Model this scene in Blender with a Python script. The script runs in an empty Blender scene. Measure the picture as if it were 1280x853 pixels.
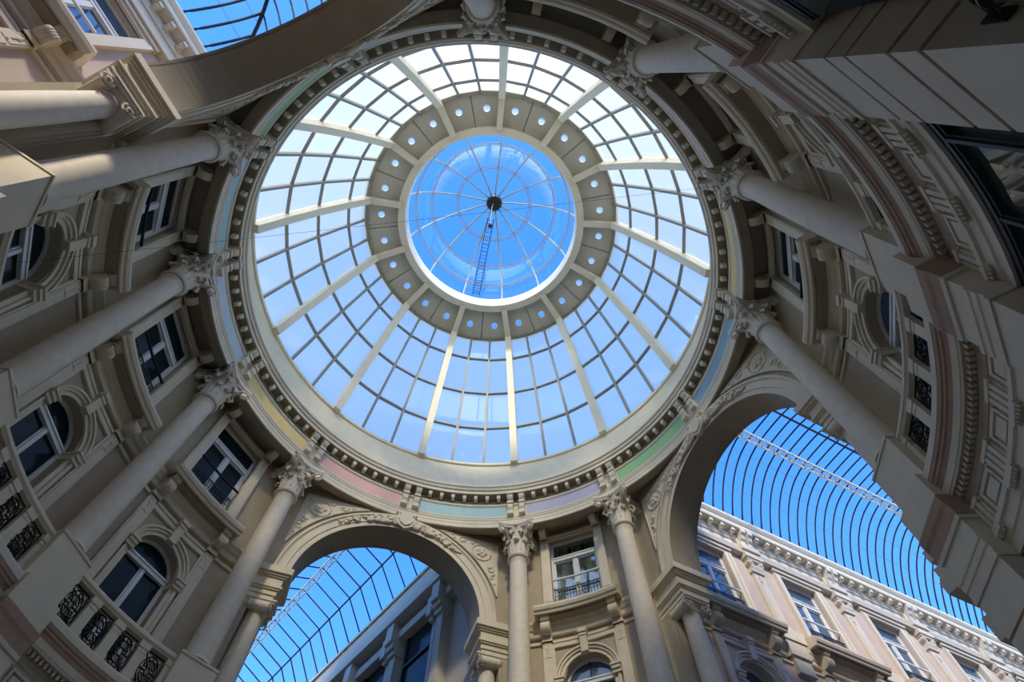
import bpy, bmesh, math, random
from mathutils import Matrix, Vector
random.seed(7)
PI = math.pi
scene = bpy.context.scene
COL = scene.collection
# ------------------------------------------------------------------ camera
ST = 2 * PI / 13                    # the rotunda is built on thirteen equal steps
A0 = -0.1573                        # direction of step 0
TILT = 0.4161
EYE = Vector((-5.634, -0.9016, 1.6))
cd = bpy.data.cameras.new('camera'); cam = bpy.data.objects.new('camera', cd); COL.objects.link(cam)
cd.sensor_width = 36.0; cd.lens = 734.54 / 1280 * 36.0; cd.clip_start = 0.05; cd.clip_end = 500
ct, st_ = math.cos(TILT), math.sin(TILT)
cam.matrix_world = Matrix(((0, -ct, -st_, EYE.x), (-1, 0, 0, EYE.y), (0, st_, -ct, EYE.z), (0, 0, 0, 1)))
scene.camera = cam
# ------------------------------------------------------------------ sky, sun, exposure
SUN_EL = math.radians(37)
w = bpy.data.worlds.new('world'); scene.world = w; w.use_nodes = True
nt = w.node_tree; nt.nodes.clear()
sky = nt.nodes.new('ShaderNodeTexSky'); sky.sky_type = 'NISHITA'; sky.sun_disc = False
sky.sun_elevation = SUN_EL; sky.sun_rotation = math.radians(268)
sky.air_density = 1.0; sky.dust_density = 0.3; sky.ozone_density = 3.0
hs = nt.nodes.new('ShaderNodeHueSaturation'); hs.inputs['Saturation'].default_value = 1.34; hs.inputs['Hue'].default_value = 0.511; hs.inputs['Value'].default_value = 1.0
bg = nt.nodes.new('ShaderNodeBackground'); bg.inputs[1].default_value = 0.68
wo = nt.nodes.new('ShaderNodeOutputWorld')
nt.links.new(sky.outputs[0], hs.inputs['Color']); nt.links.new(hs.outputs[0], bg.inputs[0]); nt.links.new(bg.outputs[0], wo.inputs[0])
sl = bpy.data.lights.new('sun', 'SUN'); sl.energy = 4.8; sl.angle = math.radians(6); sl.color = (1.0, 0.90, 0.74)
so = bpy.data.objects.new('sun', sl); COL.objects.link(so)
so.rotation_euler = Vector((math.cos(SUN_EL), 0.03, -math.sin(SUN_EL))).to_track_quat('-Z', 'Y').to_euler()
so.location = (-40, 0, 60)
vs = scene.view_settings
vs.view_transform = 'Standard'; vs.look = 'None'; vs.gamma = 1.0; vs.use_curve_mapping = False
vs.exposure = 0.14
vs.use_white_balance = True; vs.white_balance_temperature = 7800.0; vs.white_balance_tint = 10.0

# ------------------------------------------------------------------ materials
def mat(name, col, rough=0.7, spec=0.3, metal=0.0, var=0.06, scale=3.0, bump=0.0, bscale=60.0):
    m = bpy.data.materials.new(name); m.use_nodes = True
    t = m.node_tree; b = t.nodes['Principled BSDF']
    b.inputs['Roughness'].default_value = rough; b.inputs['Metallic'].default_value = metal
    b.inputs['Specular IOR Level'].default_value = spec
    tc = t.nodes.new('ShaderNodeTexCoord')
    nz = t.nodes.new('ShaderNodeTexNoise'); nz.inputs['Scale'].default_value = scale; nz.inputs['Detail'].default_value = 5
    t.links.new(tc.outputs['Object'], nz.inputs['Vector'])
    r = t.nodes.new('ShaderNodeValToRGB')
    r.color_ramp.elements[0].position = 0.3; r.color_ramp.elements[1].position = 0.72
    r.color_ramp.elements[0].color = tuple(max(0, c * (1 - var)) for c in col) + (1,)
    r.color_ramp.elements[1].color = tuple(min(1, c * (1 + var)) for c in col) + (1,)
    t.links.new(nz.outputs[0], r.inputs[0]); t.links.new(r.outputs[0], b.inputs['Base Color'])
    if bump:
        n2 = t.nodes.new('ShaderNodeTexNoise'); n2.inputs['Scale'].default_value = bscale
        t.links.new(tc.outputs['Object'], n2.inputs['Vector'])
        bp = t.nodes.new('ShaderNodeBump'); bp.inputs['Strength'].default_value = bump; bp.inputs['Distance'].default_value = 0.01
        t.links.new(n2.outputs[0], bp.inputs['Height']); t.links.new(bp.outputs[0], b.inputs['Normal'])
    return m
def glass(name, tint, ttrans, tdiff=0.0, dcol=(0.8, 0.9, 0.95), gloss=0.06, rough=0.03):
    """thin sheet: clear fraction ttrans, milky fraction tdiff, the rest mirror-like by angle"""
    m = bpy.data.materials.new(name); m.use_nodes = True
    t = m.node_tree; t.nodes.clear()
    out = t.nodes.new('ShaderNodeOutputMaterial')
    tr = t.nodes.new('ShaderNodeBsdfTransparent'); tr.inputs[0].default_value = tint + (1,)
    last = tr.outputs[0]
    if tdiff > 0:
        tl = t.nodes.new('ShaderNodeBsdfTranslucent'); tl.inputs[0].default_value = dcol + (1,)
        mx = t.nodes.new('ShaderNodeMixShader'); mx.inputs[0].default_value = tdiff / (tdiff + ttrans)
        t.links.new(tr.outputs[0], mx.inputs[1]); t.links.new(tl.outputs[0], mx.inputs[2]); last = mx.outputs[0]
    gl = t.nodes.new('ShaderNodeBsdfGlossy'); gl.inputs['Roughness'].default_value = rough
    lw = t.nodes.new('ShaderNodeLayerWeight'); lw.inputs[0].default_value = 0.35
    mu = t.nodes.new('ShaderNodeMath'); mu.operation = 'MULTIPLY'; mu.inputs[1].default_value = gloss * 4
    t.links.new(lw.outputs['Fresnel'], mu.inputs[0])
    m2 = t.nodes.new('ShaderNodeMixShader'); t.links.new(mu.outputs[0], m2.inputs[0])
    t.links.new(last, m2.inputs[1]); t.links.new(gl.outputs[0], m2.inputs[2]); t.links.new(m2.outputs[0], out.inputs[0])
    return m
M = {
 'stone': mat('stone_paint', (0.71, 0.605, 0.445), 0.65, var=0.05, bump=0.15),
 'column': mat('column_stone', (0.73, 0.635, 0.50), 0.6, var=0.06, scale=6, bump=0.35, bscale=140),
 'wall': mat('taupe_render', (0.46, 0.37, 0.26), 0.8, var=0.05, bump=0.3, bscale=90),
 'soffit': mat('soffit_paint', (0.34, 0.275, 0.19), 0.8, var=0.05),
 'pinkwall': mat('pink_render', (0.57, 0.45, 0.375), 0.8, var=0.05, bump=0.2),
 'passstone': mat('pale_passage_stone', (0.68, 0.59, 0.48), 0.65, var=0.04),
 'redstone': mat('red_brown_band', (0.40, 0.25, 0.165), 0.7, var=0.12, scale=9),
 'tan': mat('tan_stone', (0.55, 0.43, 0.31), 0.7, var=0.08, scale=6),
 'joint': mat('red_brown_joint', (0.50, 0.25, 0.14), 0.8, var=0.1),
 'iron': mat('black_iron', (0.018, 0.02, 0.02), 0.45, 0.4),
 'bronze': mat('dark_bar', (0.03, 0.034, 0.045), 0.7, 0.1),
 'white': mat('white_paint', (0.72, 0.72, 0.70), 0.45, 0.4, var=0.02),
 'rib': mat('cream_dome_paint', (0.66, 0.59, 0.47), 0.6, var=0.03),
 'bar': mat('grey_glazing_bar', (0.24, 0.23, 0.20), 0.5, var=0.03),
 'tube': mat('pale_grey_tube', (0.30, 0.30, 0.28), 0.5, 0.3, var=0.03),
 'panel': mat('grey_ring_panel', (0.47, 0.43, 0.36), 0.65, var=0.04),
 'grey': mat('grey_modern_render', (0.52, 0.46, 0.385), 0.75, var=0.04),
 'floor': mat('pale_floor', (0.78, 0.67, 0.51), 0.35, var=0.1),
 'curtain': mat('grey_curtain', (0.42, 0.43, 0.40), 0.9, var=0.1),
 'dark': mat('dark_room', (0.03, 0.035, 0.035), 0.9),
 'darkglass': mat('dark_window_glass', (0.014, 0.024, 0.026), 0.12, 0.12, var=0.0),
 'shopglass': mat('shop_glass', (0.04, 0.055, 0.045), 0.03, 0.5, var=0.0),
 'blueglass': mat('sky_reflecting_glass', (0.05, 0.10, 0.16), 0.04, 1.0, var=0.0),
 'clearwin': glass('clear_window_glass', (0.85, 0.9, 0.88), 1.0, gloss=0.12),
 'domeglass': glass('milky_dome_glass', (0.84, 0.93, 1.0), 0.40, 0.60, (0.50, 0.52, 0.48), 0.02),
 'cupola': glass('clear_cupola_glass', (0.84, 0.93, 1.0), 1.0, gloss=0.02),
 'vault': glass('blue_vault_glass', (0.78, 0.88, 1.0), 1.0, gloss=0.0),
 'port': glass('porthole_glass', (0.95, 0.95, 1.0), 0.85, 0.15, (0.8, 0.85, 1.0), 0.02),
}
M['shopglass'].node_tree.nodes['Principled BSDF'].inputs['IOR'].default_value = 2.6
FRIEZE = {'lavender': (0.47, 0.45, 0.54), 'green': (0.30, 0.54, 0.26), 'blue': (0.24, 0.42, 0.50), 'yellow': (0.84, 0.62, 0.27),
          'pink': (0.78, 0.45, 0.39), 'teal': (0.40, 0.58, 0.55), 'ice': (0.55, 0.64, 0.66)}
for k_, c_ in FRIEZE.items(): M['f_' + k_] = mat('frieze_' + k_, c_, 0.8, var=0.03)

# ------------------------------------------------------------------ mesh helpers
def PW(s, r, z):
    a = A0 - s * ST
    return (r * math.cos(a), r * math.sin(a), z)
def cyl(sb):                        # bay frame: x along the wall, d distance from the rotunda axis, z up
    return lambda x, d, z: PW(sb + x / (7.4 * ST), d, z)
def flat(s):                        # chord frame: x sideways (towards larger steps), d distance along direction s
    a = A0 - s * ST; n = (math.cos(a), math.sin(a)); t = (math.sin(a), -math.cos(a))
    return lambda x, d, z: (n[0] * d + t[0] * x, n[1] * d + t[1] * x, z)
ID = lambda x, y, z: (x, y, z)
class G:
    def __init__(s, f=ID): s.v = []; s.f = []; s.m = f
    def add(s, vs, fs):
        b = len(s.v); s.v += [s.m(*p) for p in vs]; s.f += [tuple(b + i for i in q) for q in fs]; return s
    def prism(s, prof, x0, x1, nx=1, caps=True):
        """closed (d,z) outline swept along x"""
        k = len(prof); vs = []; fs = []
        for i in range(nx + 1):
            x = x0 + (x1 - x0) * i / nx
            vs += [(x, d, z) for d, z in prof]
        for i in range(nx):
            for j in range(k):
                a = i * k + j; b = i * k + (j + 1) % k
                fs.append((a, b, b + k, a + k))
        if caps: fs.append(tuple(range(k - 1, -1, -1))); fs.append(tuple(nx * k + j for j in range(k)))
        return s.add(vs, fs)
    def box(s, x0, x1, d0, d1, z0, z1, nx=1): return s.prism([(d0, z0), (d1, z0), (d1, z1), (d0, z1)], x0, x1, nx)
    def lathe(s, prof, n=24, cx=0, cy=0, z0=0, closed=False):
        k = len(prof); vs = []; fs = []
        for i in range(n):
            a = 2 * PI * i / n
            vs += [(cx + r * math.cos(a), cy + r * math.sin(a), z0 + z) for r, z in prof]
        for i in range(n):
            i2 = (i + 1) % n
            for j in range(k if closed else k - 1):
                j2 = (j + 1) % k
                fs.append((i * k + j, i2 * k + j, i2 * k + j2, i * k + j2))
        if not closed:
            fs.append(tuple(i * k for i in range(n))[::-1]); fs.append(tuple(i * k + k - 1 for i in range(n)))
        return s.add(vs, fs)
    def tube(s, pts, r, n=6, closed=False):
        P = [Vector(p) for p in pts]; K = len(P); vs = []; fs = []
        for i, p in enumerate(P):
            if closed: d = P[(i + 1) % K] - P[i - 1]
            else: d = P[min(i + 1, K - 1)] - P[max(i - 1, 0)]
            d.normalize(); up = Vector((0, 0, 1)) if abs(d.z) < 0.9 else Vector((1, 0, 0))
            a = d.cross(up).normalized(); b = d.cross(a)
            for j in range(n):
                q = p + (a * math.cos(2 * PI * j / n) + b * math.sin(2 * PI * j / n)) * r
                vs.append(tuple(q))
        for i in range(K if closed else K - 1):
            for j in range(n):
                a0 = i * n + j; a1 = i * n + (j + 1) % n; b0 = ((i + 1) % K) * n
                fs.append((a0, a1, b0 + (j + 1) % n, b0 + j))
        if not closed: fs.append(tuple(range(n))[::-1]); fs.append(tuple((K - 1) * n + j for j in range(n)))
        return s.add(vs, fs)
    def bar(s, p, q, wd, hg, up=(0, 0, 1)):
        """rectangular bar from p to q (already in this frame's own coordinates)"""
        p, q, up = Vector(p), Vector(q), Vector(up); d = (q - p).normalized(); a = d.cross(up).normalized() * (wd / 2); b = a.cross(d).normalized() * (hg / 2)
        vs = [tuple(c + sa * a + sb * b) for c in (p, q) for sa, sb in ((-1, -1), (1, -1), (1, 1), (-1, 1))]
        return s.add(vs, [(0, 1, 2, 3), (4, 7, 6, 5), (0, 4, 5, 1), (1, 5, 6, 2), (2, 6, 7, 3), (3, 7, 4, 0)])
    def slab(s, poly, d0, d1):
        """(x,z) outline given a thickness along d"""
        k = len(poly); vs = [(x, d0, z) for x, z in poly] + [(x, d1, z) for x, z in poly]
        return s.add(vs, [tuple(range(k)), tuple(range(2 * k - 1, k - 1, -1))] + [(i, i + k, (i + 1) % k + k, (i + 1) % k) for i in range(k)])
    def arc(s, cx, cz, r0, r1, d0, d1, a0=0, a1=PI, n=24):
        """arched band: radii r0..r1 in the x,z plane, depth d0..d1"""
        vs = []; fs = []
        for i in range(n + 1):
            a = a0 + (a1 - a0) * i / n
            for r, d in ((r0, d0), (r1, d0), (r1, d1), (r0, d1)): vs.append((cx + r * math.cos(a), d, cz + r * math.sin(a)))
        for i in range(n):
            for j in range(4): fs.append((4 * i + j, 4 * i + (j + 1) % 4, 4 * i + 4 + (j + 1) % 4, 4 * i + 4 + j))
        fs.append((0, 1, 2, 3)); fs.append((4 * n + 3, 4 * n + 2, 4 * n + 1, 4 * n))
        return s.add(vs, fs)
    def ball(s, c, r, sx=1, sy=1, sz=1):
        n, k = 7, 4; vs = [(c[0], c[1], c[2] + r * sz)]; fs = []
        for i in range(1, k):
            th = PI * i / k
            for j in range(n):
                a = 2 * PI * j / n; vs.append((c[0] + r * sx * math.sin(th) * math.cos(a), c[1] + r * sy * math.sin(th) * math.sin(a), c[2] + r * sz * math.cos(th)))
        vs.append((c[0], c[1], c[2] - r * sz)); e = len(vs) - 1
        for j in range(n):
            fs.append((0, 1 + j, 1 + (j + 1) % n)); fs.append((e, e - n + (j + 1) % n, e - n + j))
            for i in range(k - 2):
                a = 1 + i * n + j; b = 1 + i * n + (j + 1) % n; fs.append((a, a + n, b + n, b))
        return s.add(vs, fs)
    def mesh(s, name, m, smooth=False):
        me = bpy.data.meshes.new(name); me.from_pydata(s.v, [], s.f)
        bm = bmesh.new(); bm.from_mesh(me); bmesh.ops.recalc_face_normals(bm, faces=bm.faces[:]); bm.to_mesh(me); bm.free()
        me.materials.append(M[m])
        if smooth:
            me.polygons.foreach_set('use_smooth', [True] * len(me.polygons))
            try: me.set_sharp_from_angle(angle=math.radians(38))
            except Exception: pass
        me.update(); return me
    def build(s, name, m, parent=None, smooth=False):
        return put(s.mesh(name, m, smooth), name, parent)
def put(me, name, parent=None, mw=None):
    o = bpy.data.objects.new(name, me); COL.objects.link(o)
    if parent is not None:
        o.parent = parent
        off = parent.get('_o')
        if off is not None and mw is None: o.location = (-off[0], -off[1], -off[2])   # world-space mesh under an Empty that stands elsewhere
    if mw is not None: o.matrix_local = mw
    return o
def tag(o, label=None, cat=None, group=None, kind=None):
    if label: o['label'] = label
    if cat: o['category'] = cat
    if group: o['group'] = group
    if kind: o['kind'] = kind
    return o
def root(name, loc, label=None, cat=None, group=None, kind=None):
    o = bpy.data.objects.new(name, None); COL.objects.link(o); o.empty_display_size = 0.3
    o.location = loc; o['_o'] = list(loc)
    return tag(o, label, cat, group, kind)
def local_root(name, mw, label=None, cat=None, group=None, kind=None):
    o = bpy.data.objects.new(name, None); COL.objects.link(o); o.empty_display_size = 0.3; o.matrix_world = mw
    return tag(o, label, cat, group, kind)
def radial(s, r, z):                # local axes: x sideways, y outwards, z up
    a = A0 - s * ST; n = Vector((math.cos(a), math.sin(a), 0)); t = Vector((math.sin(a), -math.cos(a), 0))
    p = n * r + Vector((0, 0, z))
    return Matrix(((-t.x, n.x, 0, p.x), (-t.y, n.y, 0, p.y), (0, 0, 1, p.z), (0, 0, 0, 1)))
def frameof(f, x, d, z):            # the same for any bay frame, at one point
    p = Vector(f(x, d, z)); n = (Vector(f(x, d + 0.01, z)) - p).normalized(); t = Vector((n.y, -n.x, 0))
    return Matrix(((-t.x, n.x, 0, p.x), (-t.y, n.y, 0, p.y), (0, 0, 1, p.z), (0, 0, 0, 1)))

# ------------------------------------------------------------------ rotunda plan
CS = {0: -0.004, 1: 0.934, 3: 2.978, 4: 4.042, 5: 5.069, 6: 6.078, 8: 8.024, 9: 9.006, 10: 9.945, 11: 10.928}
SA, SB, SC = 1.956, 7.051, 11.962           # the three arches
MARK = [CS[0], CS[1], SA, CS[3], CS[4], CS[5], CS[6], SB, CS[8], CS[9], CS[10], CS[11], SC, CS[0] + 13]
BAYS = [(0, 1, 0.437), (3, 4, 3.46), (4, 5, 4.5), (5, 6, 5.53), (8, 9, 8.55), (9, 10, 9.49), (10, 11, 10.45)]
def ringobj(prof, n=156, f=None):
    g = G(); k = len(prof); vs = []; fs = []
    for i in range(n):
        for r, z in prof: vs.append(PW(13.0 * i / n, r, z))
    for i in range(n):
        i2 = (i + 1) % n
        for j in range(k): fs.append((i * k + j, i * k + (j + 1) % k, i2 * k + (j + 1) % k, i2 * k + j))
    return g.add(vs, fs)
fl = G(); fl.box(-60, 60, -60, 60, -0.3, 0.0)
tag(fl.build('floor', 'floor'), 'pale stone floor of the arcade', kind='structure')

# ------------------------------------------------------------------ upper entablature ring
tr = root('trim_1', (0, 0, 15.6), 'ring entablature with coloured frieze panels and modillions under the glass dome', kind='structure')
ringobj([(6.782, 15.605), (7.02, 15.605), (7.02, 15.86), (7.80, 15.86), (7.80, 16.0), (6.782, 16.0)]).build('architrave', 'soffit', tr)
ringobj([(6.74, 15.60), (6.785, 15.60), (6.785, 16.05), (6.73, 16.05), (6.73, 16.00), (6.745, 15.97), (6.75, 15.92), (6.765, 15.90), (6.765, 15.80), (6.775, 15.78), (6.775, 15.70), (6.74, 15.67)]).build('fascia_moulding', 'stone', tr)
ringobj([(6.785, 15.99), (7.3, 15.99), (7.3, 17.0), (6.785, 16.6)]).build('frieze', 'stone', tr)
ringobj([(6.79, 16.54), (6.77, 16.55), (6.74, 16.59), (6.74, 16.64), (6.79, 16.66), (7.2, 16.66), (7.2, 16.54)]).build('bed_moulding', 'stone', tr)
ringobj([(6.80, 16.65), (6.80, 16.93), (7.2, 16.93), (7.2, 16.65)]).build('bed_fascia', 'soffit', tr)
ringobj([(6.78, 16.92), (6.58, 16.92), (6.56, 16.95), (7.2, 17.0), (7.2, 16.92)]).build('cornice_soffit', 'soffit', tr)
ringobj([(6.60, 16.93), (6.54, 16.93), (6.54, 17.05), (6.50, 17.07), (6.48, 17.14), (6.44, 17.18), (6.44, 17.26), (7.1, 17.34), (7.1, 17.0), (6.6, 16.96)]).build('cornice', 'stone', tr)
ringobj([(7.10, 17.2), (7.10, 18.42), (7.16, 18.45), (7.16, 19.26), (7.10, 19.28), (7.10, 19.40), (7.5, 19.40), (7.5, 17.2)]).build('drum', 'stone', tr)
cols_ = ['lavender', 'green', 'blue', 'yellow', 'pink', 'teal', 'lavender', 'green', 'teal', 'ice', 'yellow', 'pink', 'teal']
for k in range(13):
    s0, s1 = MARK[k], MARK[k + 1]
    L = (s1 - s0) * ST * 6.86 / 2; f = cyl((s0 + s1) / 2); q = 7.4 / 6.86
    g = G(f); x = (L - 0.33) * q
    g.prism([(6.772, 16.09), (6.82, 16.09), (6.82, 16.53), (6.772, 16.53)], -x, x, 12)
    p = g.build('frieze_panel', 'f_' + cols_[k], tr); p['label'] = cols_[k] + ' frieze panel'
mod = G(); mod.box(-0.055, 0.055, -0.075, 0.06, 0.02, 0.16); mod.prism([(-0.075, 0.02), (0.06, 0.02), (0.06, -0.03), (-0.04, -0.02)], -0.045, 0.045)
mod_me = mod.mesh('modillion', 'stone')
br = G(); br.prism([(-0.30, 0.86), (-0.30, 0.70), (-0.26, 0.62), (-0.22, 0.58), (-0.18, 0.50), (-0.20, 0.40), (-0.19, 0.28), (-0.15, 0.20), (-0.15, 0.04), (-0.10, -0.02), (0.05, -0.02), (0.05, 0.86)], -0.085, 0.085)
br.box(-0.11, 0.11, -0.34, 0.05, 0.78, 0.88); br.box(-0.10, 0.10, -0.23, 0.05, 0.46, 0.52); br.box(-0.10, 0.10, -0.20, 0.05, 0.0, 0.06)
br_me = br.mesh('scroll_bracket', 'stone')
for k in range(13):
    s0, s1 = MARK[k], MARK[k + 1]
    for sg in (-1, 1): put(br_me, 'scroll_bracket', tr, Matrix.Translation((0, 0, -15.6)) @ radial(s0 + sg * 0.19 / (6.86 * ST), 6.81, 16.05))
    span = s1 - s0 - 2 * 0.2 / (6.86 * ST); n = max(5, round(span * ST * 6.7 / 0.385) - 1)
    for i in range(n):
        put(mod_me, 'modillion', tr, Matrix.Translation((0, 0, -15.6)) @ radial(s0 + 0.2 / (6.86 * ST) + span * (i + 1) / (n + 1), 6.67, 16.76))

# ------------------------------------------------------------------ dome
dm = root('ceiling_dome', (0, 0, 19.4), 'glazed dome of thirteen sectors of milky panes between cream ribs', kind='structure')
SO = -0.034
KR, KZ, BR, BZ = 5.31, 26.38, 7.26, 19.32
def dome(s, u, off=0.0):             # point on the sloping glass: u 0 at its top edge, 1 at its foot; off moves it inwards
    bul = 0.14 * math.sin(PI * u)
    r = KR + (BR - KR) * u + bul - off * 0.963; z = KZ + (BZ - KZ) * u - off * 0.27
    return PW(s + SO, r, z)
ROWS = [0, 0.18, 0.46, 0.73, 1.0]
def quadthick(a, b, c, d, th=0.03):
    A, B, C, D = map(Vector, (a, b, c, d)); n = (B - A).cross(D - A).normalized() * th
    g = G(); vs = [tuple(p) for p in (A, B, C, D)] + [tuple(p + n) for p in (A, B, C, D)]
    return g.add(vs, [(0, 1, 2, 3), (7, 6, 5, 4), (0, 4, 5, 1), (1, 5, 6, 2), (2, 6, 7, 3), (3, 7, 4, 0)])
def sheet(a, b, c, d):
    g = G(); return g.add([tuple(p) for p in (a, b, c, d)], [(0, 1, 2, 3)])
for k in range(13):
    for j in range(3):
        sa, sb = k + j / 3, k + (j + 1) / 3
        for i in range(4):
            sheet(dome(sa, ROWS[i]), dome(sb, ROWS[i]), dome(sb, ROWS[i + 1]), dome(sa, ROWS[i + 1])).build('pane', 'domeglass', dm)
    for j in (1, 2):
        g = G(); us = [-0.045, 0.18, 0.46, 0.73, 1.0]
        for i in range(4):
            p, q = dome(k + j / 3, us[i], 0.06), dome(k + j / 3, us[i + 1], 0.06)
            rad = Vector(PW(k + j / 3 + SO, 1, 0)); g.bar(p, q, 0.085, 0.13, rad)
        g.build('glazing_bar', 'bar', dm)
    for i in range(5):
        g = G()
        for j in range(3):
            p, q = dome(k + j / 3, ROWS[i], 0.05), dome(k + (j + 1) / 3, ROWS[i], 0.05)
            g.bar(p, q, 0.10, 0.075 if i else 0.12)
        g.build('glazing_bar', 'bar', dm)
    g = G(); rad = Vector(PW(k + SO, 1, 0)); us = [0, 0.25, 0.5, 0.75, 1.0]
    for i in range(4): g.bar(dome(k, us[i], 0.14), dome(k, us[i + 1], 0.14), 0.26, 0.36, rad)
    g.bar(PW(k + SO, KR - 0.05, KZ - 0.14), PW(k + SO, 3.9, 26.64), 0.24, 0.30)
    g.build('rib', 'rib', dm)
# flat ring of panels with portholes
def ringz(r): return KZ + (26.86 - KZ) * (KR - r) / (KR - 3.95)
pr = G(); pr.lathe([(0.13, 0), (0.165, 0), (0.165, 0.05), (0.13, 0.05)], 16, closed=True); pr_me = pr.mesh('porthole_rim', 'white')
pg = G(); pg.lathe([(0.135, 0.02), (0.135, 0.026)], 16); pg_me = pg.mesh('porthole_glass', 'port')
for k in range(26):
    sa, sb = k / 2 + SO + 0.008, (k + 1) / 2 + SO - 0.008; sm = (sa + sb) / 2
    g = G(); vs = []; fs = []; n = 16; rc = 4.66
    corner = [(sa, KR + 0.03), (sm, KR + 0.05), (sb, KR + 0.03), (sb, rc), (sb, 3.93), (sm, 3.93), (sa, 3.93), (sa, rc)]
    for i in range(n):
        a = 2 * PI * i / n - PI * 0.75 + PI
        vs.append(PW(sm + 0.15 * math.cos(a) / (rc * ST), rc + 0.15 * math.sin(a), ringz(rc + 0.15 * math.sin(a))))
    b0 = len(vs)
    out = []
    for i in range(n):                # walk the outline of the panel in step with the circle
        a = (2 * PI * i / n - PI * 0.75 + PI); cx, cz = math.cos(a), math.sin(a); m_ = max(abs(cx), abs(cz)); cx /= m_; cz /= m_
        r = rc + cz * ((KR + 0.03 - rc) if cz > 0 else (rc - 3.93)); out.append((sm + cx * (sb - sa) / 2, r))
    vs += [PW(s_, r_, ringz(r_)) for s_, r_ in out]
    vs += [(v[0], v[1], v[2] + 0.05) for v in vs]
    N2 = 2 * n
    for i in range(n):
        j = (i + 1) % n
        fs += [(i, j, n + j, n + i), (N2 + i, N2 + n + i, N2 + n + j, N2 + j), (i, N2 + i, N2 + j, j), (n + i, n + j, N2 + n + j, N2 + n + i)]
    p = g.add(vs, fs).build('ring_panel', 'panel', dm)
    mw = radial(sm, rc, ringz(rc)) @ Matrix.Rotation(-0.35, 4, 'X')
    put(pr_me, 'porthole_rim', p, mw); put(pg_me, 'porthole_glass', p, mw)
ringobj([(KR + 0.05, KZ + 0.07), (KR + 0.05, KZ + 0.12), (4.83, ringz(4.83) + 0.12), (4.83, ringz(4.83) + 0.07)], 78).build('backing_plate', 'bar', dm)
ringobj([(4.49, ringz(4.49) + 0.07), (4.49, ringz(4.49) + 0.12), (3.92, 26.98), (3.92, 26.93)], 78).build('backing_plate', 'bar', dm)
for k in range(26):
    g = G(); g.bar(PW(k / 2 + SO, KR, ringz(KR) + 0.085), PW(k / 2 + SO, 3.95, ringz(3.95) + 0.085), 0.12, 0.05); g.build('seam_strip', 'bar', dm)
ringobj([(KR - 0.02, KZ - 0.03), (KR + 0.10, KZ - 0.03), (KR + 0.14, KZ + 0.18), (KR, KZ + 0.18)], 39).build('ring_beam', 'rib', dm)

# ------------------------------------------------------------------ lantern cupola
ln = root('ceiling_lantern', (0, 0, 26.6), 'round lantern cupola of clear glass with radial tubes above the dome', kind='structure')
ringobj([(3.66, 26.56), (3.96, 26.56), (3.98, 26.62), (3.98, 27.45), (3.66, 27.45)], 78).build('ring_beam', 'rib', ln, True)
CR, CZ = 3.86, 27.9
def cup(s, th, dr=0.0): return PW(s, (CR - dr) * math.cos(th), CZ + (CR - dr) * math.sin(th))
TH = [-0.12, 0.34, 0.67, 1.065, 1.47]
for k in range(13):
    s = k - 0.10
    for i in range(4):
        g = G(); vs = []; fs = []
        for a in range(3):
            for b in range(4): vs.append(cup(s + b / 3, TH[i] + (TH[i + 1] - TH[i]) * a / 2, -0.03))
        for a in range(2):
            for b in range(3): fs.append((a * 4 + b, a * 4 + b + 1, a * 4 + b + 5, a * 4 + b + 4))
        g.add(vs, fs).build('pane', 'cupola', ln, True)
    g = G(); g.tube([cup(s, -0.12 + (1.5 + 0.12) * i / 14) for i in range(15)], 0.042, 6); g.build('rib', 'tube', ln, True)
for th, nm in ((0.34, 0), (0.67, 1), (1.065, 2)):
    g = G(); n = 78
    g.tube([cup(13 * i / n, th, 0.02) for i in range(n)], 0.022, 5, True)
    g.tube([cup(13 * i / n, th + 0.032, 0.02) for i in range(n)], 0.022, 5, True)
    for i in range(52): g.tube([cup(13 * i / 52, th, 0.02), cup(13 * i / 52, th + 0.032, 0.02)], 0.012, 4)
    g.build('ring_tube', 'tube', ln, True)
g = G(); g.lathe([(0.02, 31.50), (0.36, 31.52), (0.40, 31.58), (0.40, 31.74), (0.30, 31.82), (0.02, 31.84)], 20); hub = g.build('hub', 'iron', ln, True)
g = G()
for i in range(8): g.lathe([(0.025, 31.46), (0.05, 31.48), (0.05, 31.53), (0.02, 31.53)], 8, 0.27 * math.cos(i * PI / 4), 0.27 * math.sin(i * PI / 4))
g.build('bolts', 'bronze', hub)
# curved service ladder inside the cupola
ls, lw_ = -0.78, 0.17
ld = root('ladder', PW(ls, 3.6, 27.3), 'blue grey curved service ladder hanging inside the lantern cupola', 'ladder')
def lp(u, side, dr):
    th = 0.02 + (1.36 - 0.02) * u
    p = Vector(cup(ls, th, dr)); a = A0 - ls * ST; t = Vector((math.sin(a), -math.cos(a), 0)); return tuple(p + t * side)
for sd, dr in ((-0.16, 0.16), (0.16, 0.16), (-0.16, 0.62), (0.16, 0.62)):
    g = G(); g.tube([lp(i / 16, sd, dr) for i in range(17)], 0.016, 5); g.build('rail', 'bronze', ld)
rg = []
for i in range(24):
    u = (i + 0.5) / 24
    g = G(); g.tube([lp(u, -0.16, 0.16), lp(u, 0.16, 0.16)], 0.012, 4); g.build('rung', 'bronze', ld)
    if i % 2 == 0:
        g = G(); g.tube([lp(u, -0.16, 0.16), lp(u, -0.16, 0.62), lp(u, 0.16, 0.62), lp(u, 0.16, 0.16)], 0.010, 4); g.build('safety_hoop', 'bronze', ld)
lm = root('spotlight', (0.15, 0.1, 31.0), 'small black spotlight hanging on a rod below the cupola hub', 'lamp')
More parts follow.
